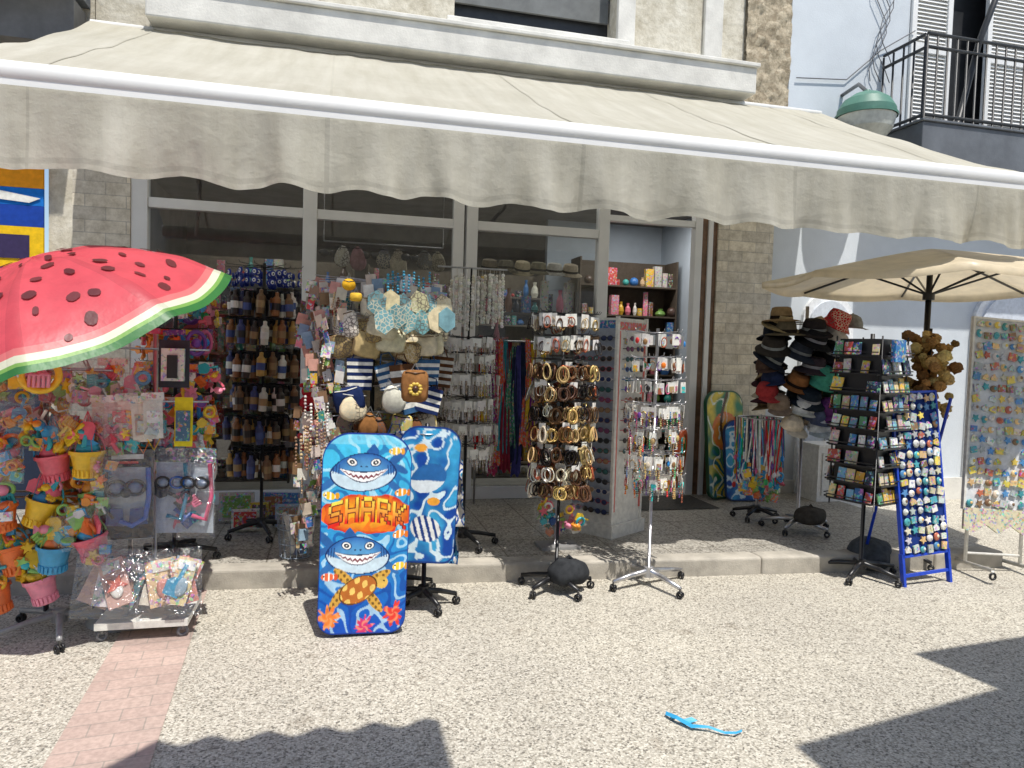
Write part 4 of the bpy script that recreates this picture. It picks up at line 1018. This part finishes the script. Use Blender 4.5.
mb = MB(); M = T(-.22, 4.98, .125, .1); c = S(150, 165, 180)
mb.lathe(M, [(0, .003), (.10, 0), (.125, .30), (.135, .30), (.135, .315), (.12, .31)], c, fi, 24)
for k in range(16): mb.tube(M, [(.102*cos(k*.3927), .102*sin(k*.3927), .01), (.127*cos(k*.3927), .127*sin(k*.3927), .3)], .0025, c, pl, 4)
for h in (.01, .1, .2, .305): mb.tor(M @ T(0, 0, h, 0, pi/2), (0, 0, 0), .103+.09*h, .103+.09*h, .03, c, pl, 24, 5)
for k in range(9): mb.tube(M, [(U(-.06, .06), U(-.06, .06), .02), (U(-.1, .1), U(-.1, .1), U(.2, .4))], .014, jit(rnd.choice([S(120, 130, 150), WHT, S(60, 80, 120)])), pl)
mb.obj("wire_bin")
mb = MB()
for (x, y, w, h, c) in ((-.72, 6.0, .26, .22, S(200, 190, 180)), (-.40, 6.05, .3, .2, S(70, 120, 180)), (-.1, 6.1, .22, .26, S(235, 225, 210)), (.15, 6.15, .25, .2, S(220, 100, 70)), (-.55, 5.98, .14, .14, S(240, 200, 60)), (-.3, 5.75, .22, .17, S(160, 190, 215)), (-.62, 5.7, .2, .15, S(230, 225, 215))):
    mb.box(T(x, y, .12+h/2, U(-.2, .2), -.15), 0, 0, .02, w, .06, h, c, pr); mb.box(T(x, y, .12+h/2, U(-.2, .2), -.15), 0, -.034, .02, w*.8, .008, h*.75, jit(rnd.choice(GOODC)), pr)
mb.obj("souvenir_boxes")
mb = MB()
for k, c in enumerate([S(235, 100, 40), S(70, 160, 80), S(245, 150, 50), S(225, 70, 50)]):
    mb.tor(T(3.36, 6.50, .52, .9, .1), (0, 0, 0), .19-.045*k, .27-.06*k, .12, c, pl, 28, 8)
mb.sph(T(3.36, 6.51, .52, .9, .1), (0, 0, 0), (.16, .02, .23), S(220, 100, 40), pl, 20, 10)
mb.obj("swim_ring")
sheet("door_mat", [(2.7, 6.02), (3.55, 6.02), (3.55, 6.62), (2.7, 6.62)], .126, MATM)
static("threshold", [(2.60, 3.52, FY-.03, FY+.05, .12, .145)], FRAME, shop)
mb = MB()
for k in range(8): it_bag(mb, T(1.62+U(-.12, .18), 4.98+U(-.08, .08), U(.40, .52), U(-.5, .5)), .16, .24, TOYC+[S(60, 120, 90), S(40, 90, 160)], 6, k % 3 == 0)
mb.tube(I4, [(1.6, 4.98, .12), (1.6, 4.98, .56)], .008, CHR, me); mb.tube(I4, [(1.45, 4.98, .54), (1.85, 4.98, .54)], .006, CHR, me); mb.box(I4, 1.62, 4.98, .13, .3, .2, .02, GRY, pl)
mb.obj("small_toy_rack")
e_ = empty("plush_toy"); mb = MB()
for (dx, dz, r_) in ((0, 0, .07), (0, .10, .055), (-.05, .15, .02), (.05, .15, .02), (-.05, -.08, .03), (.05, -.08, .03), (-.08, .02, .025), (.08, .02, .025)):
    mb.sph(I4, (-.20+dx, 6.3, 1.05+dz), r_, S(220, 50, 60), cl); mb.sph(I4, (-.18+dx, 6.32, .75+dz), r_, S(235, 80, 80), cl)
mb.sph(I4, (-.22, 6.25, 1.16), .012, WHT, cl); mb.sph(I4, (-.18, 6.25, 1.16), .012, WHT, cl); mb.tube(I4, [(-.20, 6.32, 1.3), (-.20, 6.32, .7)], .004, WHT, pa); mb.obj("body", e_)
mb = MB(); pts = [(1.41, 2.76, .012), (1.43, 2.70, .022), (1.47, 2.64, .012), (1.53, 2.61, .018), (1.58, 2.57, .010), (1.62, 2.55, .016), (1.66, 2.57, .01)]
v = []; f = []
for i, p in enumerate(pts):
    w_ = .009 if i < 3 else .004
    v += [(p[0]-w_*.7, p[1]-w_, p[2]), (p[0]+w_*.7, p[1]+w_, p[2]+.006)]
for i in range(6): f.append((2*i, 2*i+1, 2*i+3, 2*i+2))
mb.add(I4, v, f, S(60, 170, 222), pl); mb.sph(T(1.43, 2.73, .012, .5), (0, 0, 0), (.016, .010, .008), S(70, 180, 230), pl)
mb.add(I4, [(1.44, 2.70, .01), (1.50, 2.70, .02), (1.52, 2.68, .012), (1.46, 2.67, .008)], [(0, 1, 2, 3)], S(90, 185, 230), pl); mb.obj("plastic_litter")

# ------------------------------------------------------------------ toy bucket rack
e_ = empty("beach_toy_stand"); fr2 = MB(); mb = MB(); cx_, cy_ = -1.45, 4.22
fr2.tube(I4, [(cx_, cy_, .1), (cx_, cy_, 1.42)], .014, BLK, pl, 8); star_base(fr2, cx_+.08, cy_-.05, 0, .30, 5, GRY)
for zt in (1.38, 1.05, .72, .45):
    fr2.tube(I4, [(cx_-.35, cy_-.05, zt), (cx_+.33, cy_-.05, zt)], .006, CHR, me, 5); fr2.tube(I4, [(cx_-.3, cy_+.1, zt), (cx_+.3, cy_+.1, zt)], .006, CHR, me, 5)
for k in range(9): it_bag(mb, T(cx_-.38+.1*k, cy_-.04+U(-.05, .05), 1.44+U(-.03, .03), U(-.3, .3)), .17, .26, TOYC, 9, k % 2 == 0, jit(rnd.choice([WHT, S(250, 205, 50), S(70, 170, 225)])) if rnd.random() < .4 else None)
for k in range(9): it_bag(mb, T(cx_-.38+.1*k, cy_-.12+U(-.05, .05), 1.22+U(-.03, .03), U(-.3, .3)), .17, .26, TOYC, 9, k % 2 == 1)
BK = ((-.33, .96, 0, 4), (-.13, .93, 0, 4), (.07, .95, 3, 4), (.26, 1.0, 0, 3), (-.33, .73, 4, 1), (-.14, .70, 2, 6), (.05, .71, 0, 8), (.24, .74, 6, 5), (-.30, .50, 0, 3), (-.11, .48, 2, 4), (.09, .50, 4, 1), (.27, .54, 3, 6), (-.2, .30, 2, 4), (.0, .31, 5, 0))
for dx, z, ci, c2 in BK:
    c = TOYC[ci]; c2 = TOYC[c2]; y = cy_-.14+U(-.04, .04); dx += U(-.02, .02); z += U(-.025, .025)
    it_bucket(mb, T(cx_+dx, y, z, U(-.4, .4), U(-.25, .3), U(-.35, .35)), U(.072, .084), U(.13, .15), jit(c, .08), c2, jit(c2))
    for q in range(5): it_toy(mb, T(cx_+dx+U(-.06, .06), y-.03, z+U(.02, .09), U(-1, 1), U(-.5, .5), U(0, 6)), U(.08, .12), jit(rnd.choice(TOYC)))
    mb.sph(I4, (cx_+dx, y, z+.01), (.06, .06, .04), jit(rnd.choice(TOYC)), pl)
    for q in range(6):
        a = 2*pi*q/6; mb.tube(I4, [(cx_+dx+.08*cos(a), y+.08*sin(a), z), (cx_+dx+.02*cos(a), y+.02*sin(a), z+.15), (cx_+dx, y, z+.2)], .0015, jit(c2), pa, 3)
for k in range(14): it_bag(mb, T(cx_+U(-.36, .36), cy_-.2+U(-.03, .04), U(.5, 1.1), U(-.3, .3)), .13, .18, TOYC, 5, k % 3 == 0)
for k in range(30): it_bag(mb, T(cx_+U(-.36, .40), cy_+U(.02, .14), U(.6, 1.3), U(-.3, .3)), .16, .28, TOYC, 6, False)
mb.tor(T(cx_+.05, cy_-.22, 1.36, .2), (0, 0, 0), .08, .08, .22, TOYC[0], pl, 20, 8); it_toy(mb, T(cx_+.05, cy_-.23, 1.36), .14, TOYC[5])
fr2.obj("frame", e_); mb.obj("toys", e_)
# ------------------------------------------------------------------ snorkel / mask rack
e_ = empty("snorkel_mask_stand"); fr2 = MB(); mb = MB(); cx_, cy_ = -.93, 4.24
fr2.tube(I4, [(cx_, cy_, .08), (cx_, cy_, 1.58)], .013, CHR, me, 8)
fr2.box(I4, cx_, cy_-.07, .085, .44, .40, .035, WHT, pl)
for a in (-.19, .19):
    for b_ in (-.24, .1):
        fr2.tor(T(cx_+a, cy_+b_, .032, .4), (0, 0, 0), .022, .022, .42, S(120, 120, 125), pl, 12, 5); fr2.tube(I4, [(cx_+a, cy_+b_, .08), (cx_+a, cy_+b_, .04)], .01, CHR, me)
for zt in (1.5, 1.22, .95): fr2.tube(I4, [(cx_-.25, cy_-.06, zt), (cx_+.28, cy_-.06, zt)], .006, CHR, me, 5)
def pack(x, z, w, h, c, y=None, inner=None):
    M = T(x, (y or cy_-.15)+U(-.01, .01), z, U(-.15, .15), -.03)
    mb.box(M, 0, .01, -h/2, w, .006, h, c, pr if not inner else pa)
    return M
M = pack(cx_+.12, 1.55, .15, .25, S(60, 60, 70), inner=1); mb.box(M, 0, -.012, -.13, .11, .03, .17, S(220, 220, 215), pr); mb.box(M, 0, -.03, -.14, .05, .012, .12, S(40, 40, 45), pl)
for k in range(5):
    M = T(cx_-.23+.065*k, cy_-.14-.015*k, 1.26+U(-.02, .02), U(-.25, .25), 0, U(-.08, .08)); it_bag(mb, M, .11, .24, [WHT, S(220, 225, 230), S(190, 205, 215)], 1, k % 2 == 0, jit(WHT)); mb.box(M, 0, .004, -.14, .09, .006, .2, jit(rnd.choice([WHT, S(215, 220, 222), S(235, 215, 212), S(205, 215, 205)])), pa); mb.box(M, 0, 0, -.15, .06, .003, .11, jit(rnd.choice([S(150, 160, 165), S(240, 240, 240), S(200, 170, 160)])), pr)
    mb.tube(M, [(-.03, 0, -.24), (0, 0, -.30), (.03, 0, -.24)], .003, jit(rnd.choice(BRIGHT)), pa, 4)
M = pack(cx_+.17, 1.25, .09, .26, S(238, 220, 50), inner=1); mb.box(M, 0, -.004, -.15, .07, .008, .16, S(70, 110, 140), pr)
M = pack(cx_-.10, .98, .25, .48, S(205, 212, 222), inner=1)
mb.box(M, 0, .004, -.05, .25, .006, .10, BLK, pa); mb.box(M, 0, .004, -.43, .25, .006, .09, BLK, pa); mb.box(M, -.112, .004, -.24, .024, .006, .3, BLK, pa); mb.box(M, .112, .004, -.24, .024, .006, .3, BLK, pa)
mb.box(M, 0, .0, -.045, .15, .004, .025, S(235, 235, 235), pa); mb.box(M, 0, .0, -.075, .1, .004, .012, S(225, 60, 50), pa)
for q in (-1, 1): mb.sph(M, (q*.043, -.03, -.20), (.042, .03, .038), S(90, 110, 150), pl, 14, 8); mb.tor(M, (q*.043, -.052, -.20), .043, .038, .2, BLK, pl, 18, 6)
mb.sph(M, (0, -.04, -.225), (.03, .035, .028), BLK, pl)
mb.tube(M, [(.10, -.03, -.10), (.105, -.035, -.25), (.09, -.04, -.36), (.03, -.04, -.40), (-.03, -.04, -.37)], .013, S(30, 90, 190), pl, 8)
mb.tube(M, [(-.09, -.03, -.12), (-.10, -.03, -.3), (-.06, -.03, -.36)], .008, BLK, pl, 6)
for q in range(2): mb.slab(M @ T(-.05+.1*q, -.02, -.34, 0, 0, .1-.2*q), [(-.03, .03), (.03, .03), (.045, -.06), (-.045, -.06)], .012, S(40, 70, 140), pl)
it_bag(mb, M @ T(0, -.05, 0), .27, .5, [BLK], 0, True)
for k, xx in enumerate((.11, .24)):
    M = T(cx_+xx, cy_-.12-.02*k, .98, U(-.2, .2)); mb.box(M, 0, .012, -.25, .16, .005, .42, jit(S(190, 200, 215)), pa)
    it_bag(mb, M, .20, .48, [S(40, 90, 170), S(230, 120, 150), BLK, S(70, 190, 200), S(60, 60, 70)], 5, True, S(70, 80, 100))
    for q in (-1, 1): mb.sph(M, (q*.035, -.02, -.18), (.034, .025, .03), S(120, 140, 170), pl, 12, 6); mb.tor(M, (q*.035, -.04, -.18), .035, .03, .2, rnd.choice([BLK, S(30, 90, 170)]), pl, 14, 5)
    mb.tube(M, [(.07, -.02, -.08), (.08, -.02, -.25), (.05, -.02, -.38), (-.02, -.02, -.36)], .012, [S(30, 150, 190), S(230, 100, 140)][k], pl, 8)
for (x, z, w, h, cs) in ((-.12, .47, .32, .34, [S(150, 190, 190), S(215, 180, 165), S(230, 225, 220), S(90, 140, 150)]), (.12, .46, .30, .34, [S(210, 140, 130), S(235, 225, 215), S(160, 180, 200), S(245, 220, 170)])):
    M = T(cx_+x, cy_-.2, z, U(-.2, .2), -.25)
    for q in range(6):
        mm = M @ T(U(-.08, .08), .02*q-.05, -h*.5, U(-.1, .1), U(-.1, .1), U(-.5, .5)); cc = jit(rnd.choice(cs))
        mb.box(mm, 0, 0, 0, w*U(.3, .5), .008, h*.7, cc, rnd.choice((pr, pa))); mb.box(mm, 0, -.006, h*.24, w*.28, .004, h*.14, jit(WHT), pr); mb.sph(mm, (0, -.01, -.03), (.035, .008, .05), jit(rnd.choice(cs)), pl)
    it_toy(mb, M @ T(.03, -.06, -.18, .2, .1, .5), .13, jit(rnd.choice([S(60, 150, 190), S(240, 130, 110)])))
    it_bag(mb, M @ T(0, -.08, 0), w, h, cs, 0, True)
for k in range(24): it_bag(mb, T(cx_+U(-.22, .28), cy_+U(0, .12), U(.9, 1.55), U(-.3, .3)), .14, .28, TOYC+[WHT, S(200, 205, 210), BLK], 5, False)
fr2.obj("frame", e_); mb.obj("packs", e_)

# ------------------------------------------------------------------ watermelon umbrella
e_ = empty("watermelon_umbrella")
nrm = Vector((-.33, -.28, .90)).normalized(); xa = Vector((1, 0, .35)); xa = (xa-nrm*xa.dot(nrm)).normalized(); ya = nrm.cross(xa)
C0 = Vector((-1.32, 4.12, 1.61)); RU = .84; HU = .36
def up(t, r_, off=0):
    seg = (t/(2*pi)*8) % 1; s_ = 1-.06*r_*r_*sin(pi*seg)
    zz = HU*(1-(r_**2)*.82-.18*r_**4)-.045*r_*sin(pi*seg)+off
    return C0+xa*(RU*r_*s_*cos(t))+ya*(RU*r_*s_*sin(t))+nrm*zz
mb = MB(); nt_, nr_ = 128, 60; vv = []
for j in range(nr_+1):
    for i in range(nt_): vv.append(tuple(up(2*pi*i/nt_, j/nr_)+Vector((0, 0, .008*noise.noise(Vector((i*.3, j*.12, 0)))))))
for j in range(nr_):
    r_ = (j+.5)/nr_
    c = S(228, 88, 100) if r_ < .885 else S(238, 130, 130) if r_ < .925 else S(238, 240, 215) if r_ < .955 else S(140, 190, 95) if r_ < .975 else S(60, 130, 65)
    for i in range(nt_):
        a = j*nt_+i; b2 = j*nt_+(i+1) % nt_; mb.f.append((a, b2, b2+nt_, a+nt_))
        mb.c.append(tuple(x*(1.0 if i % 16 not in (0, 15) else .86) for x in c)); mb.m.append(0); mb.s.append(True)
mb.v = vv
for k in range(8):
    for (rr0, da) in ((.30, .5), (.46, .3), (.50, .72), (.64, .5), (.72, .22), (.74, .80), (.2, .9), (.83, .5), (.60, .12), (.86, .3)):
        tt = (k+da+U(-.08, .08))*2*pi/8; r0 = rr0+U(-.05, .03); v = []
        ce = 12; ph = U(0, 6); sz = U(.55, 1.15); rot = U(-.8, .8)
        for i in range(ce):
            a = 2*pi*i/ce; q = sz*(1+.25*sin(2*a+ph)); lx, ly = .030*q*sin(a), .036*q*cos(a)
            lx, ly = lx*cos(rot)-ly*sin(rot), lx*sin(rot)+ly*cos(rot)
            v.append(tuple(up(tt+lx/max(r0, .3), r0+ly, .008)))
        mb.add(I4, v, [tuple(range(ce))], jit(S(120, 50, 55), .2), 0, True)
mb.obj("canopy", e_, [UMB])
mb = MB()
for k in range(8):
    t = 2*pi*k/8; mb.tube(I4, [up(t, r_/8, -.008) for r_ in range(0, 9)], .004, CHR, me, 4)
mb.tube(I4, [C0+nrm*(HU-.02), C0-nrm*.5, C0-nrm*.75], .012, CHR, me); bt = C0-nrm*.75
mb.tube(I4, [bt, (bt.x, bt.y, .1)], .014, CHR, me)
mb.lathe(T(bt.x, bt.y, 0), [(0, .1), (.03, .1), (.2, .05), (.22, 0)], GRY, pl, 20); mb.obj("ribs_and_pole", e_)

# ------------------------------------------------------------------ beige parasol
e_ = empty("beige_parasol"); px, py = 4.74, 4.95; mb = MB(); RP = 1.30; nseg = 8
def pp(t, r_, off=0):
    seg = (t/(2*pi)*nseg) % 1; k = cos(pi/nseg)/cos((seg-.5)*2*pi/nseg)
    return Vector((px+RP*r_*k*cos(t+.2), py+RP*r_*k*sin(t+.2), 2.48-.27*r_**1.1-.035*r_*sin(pi*seg)+off))
vv = []
PC = S(238, 222, 190)
for j in range(17):
    for i in range(96): vv.append(tuple(pp(2*pi*i/96, j/16)))
for j in range(16):
    for i in range(96):
        a = j*96+i; b2 = j*96+(i+1) % 96; mb.f.append((a, b2, b2+96, a+96)); mb.c.append(PC); mb.m.append(0); mb.s.append(True)
o_ = len(vv)
for i in range(96): vv.append(tuple(pp(2*pi*i/96, 1)+Vector((0, 0, -.05))))
for i in range(96): mb.f.append((16*96+i, 16*96+(i+1) % 96, o_+(i+1) % 96, o_+i)); mb.c.append(PC); mb.m.append(0); mb.s.append(True)
mb.v = vv; mb.obj("canopy", e_, [UMB]); mb = MB()
for k in range(nseg):
    t = 2*pi*k/nseg; mb.tube(I4, [pp(t, .02, -.02), pp(t, .5, -.02), pp(t, .99, -.02)], .011, BLK, pl, 5)
    mb.tube(I4, [Vector((px, py, 2.1)), pp(t, .5, -.02)], .009, BLK, pl, 5)
mb.tube(I4, [(px, py, 0.05), (px, py, 2.46)], .024, BLK, pl, 10); mb.lathe(T(px, py, 2.06), [(.024, 0), (.045, .0), (.045, .06), (.024, .06)], BLK, pl)
mb.box(I4, px, py, .03, .5, .5, .06, GRY, pa); mb.obj("ribs_and_pole", e_)

# ------------------------------------------------------------------ light, sky, camera
W = bpy.data.worlds.new("World"); bpy.context.scene.world = W; W.use_nodes = True; nt = W.node_tree
sky = nt.nodes.new("ShaderNodeTexSky"); sky.sky_type = 'NISHITA'; sky.sun_disc = False
EL, AZ = radians(67), radians(165)
sky.sun_elevation = EL; sky.sun_rotation = AZ
nt.links.new(sky.outputs[0], nt.nodes["Background"].inputs[0]); nt.nodes["Background"].inputs[1].default_value = .15
sd = Vector((cos(EL)*sin(AZ), cos(EL)*cos(AZ), sin(EL)))
L = bpy.data.lights.new("sun", 'SUN'); L.energy = 5.0; L.angle = radians(.55); L.color = (1, .955, .885)
lo = bpy.data.objects.new("sun", L); lo.rotation_euler = sd.to_track_quat('Z', 'Y').to_euler(); lo.location = sd*20; bpy.context.collection.objects.link(lo)
f_ = 720.0; th = radians(14); p_ = math.atan(34/720); r_ = radians(1.7)
F = Vector((sin(th)*cos(p_), cos(th)*cos(p_), -sin(p_))); R = Vector((cos(th), -sin(th), 0)); UU = R.cross(F)
X = cos(r_)*R+sin(r_)*UU; Y = -sin(r_)*R+cos(r_)*UU
cd = bpy.data.cameras.new("camera"); cd.sensor_width = 36; cd.lens = 36*f_/1024; cd.clip_end = 1000; cd.clip_start = .05
co = bpy.data.objects.new("camera", cd); bpy.context.collection.objects.link(co)
Mx = Matrix((X, Y, -F)).transposed().to_4x4(); Mx.translation = Vector((0, 0, 1.55)); co.matrix_world = Mx
bpy.context.scene.camera = co
vs = bpy.context.scene.view_settings; vs.view_transform = 'Standard'; vs.look = 'None'; vs.exposure = 0
print("faces", sum(len(m.polygons) for m in bpy.data.meshes))
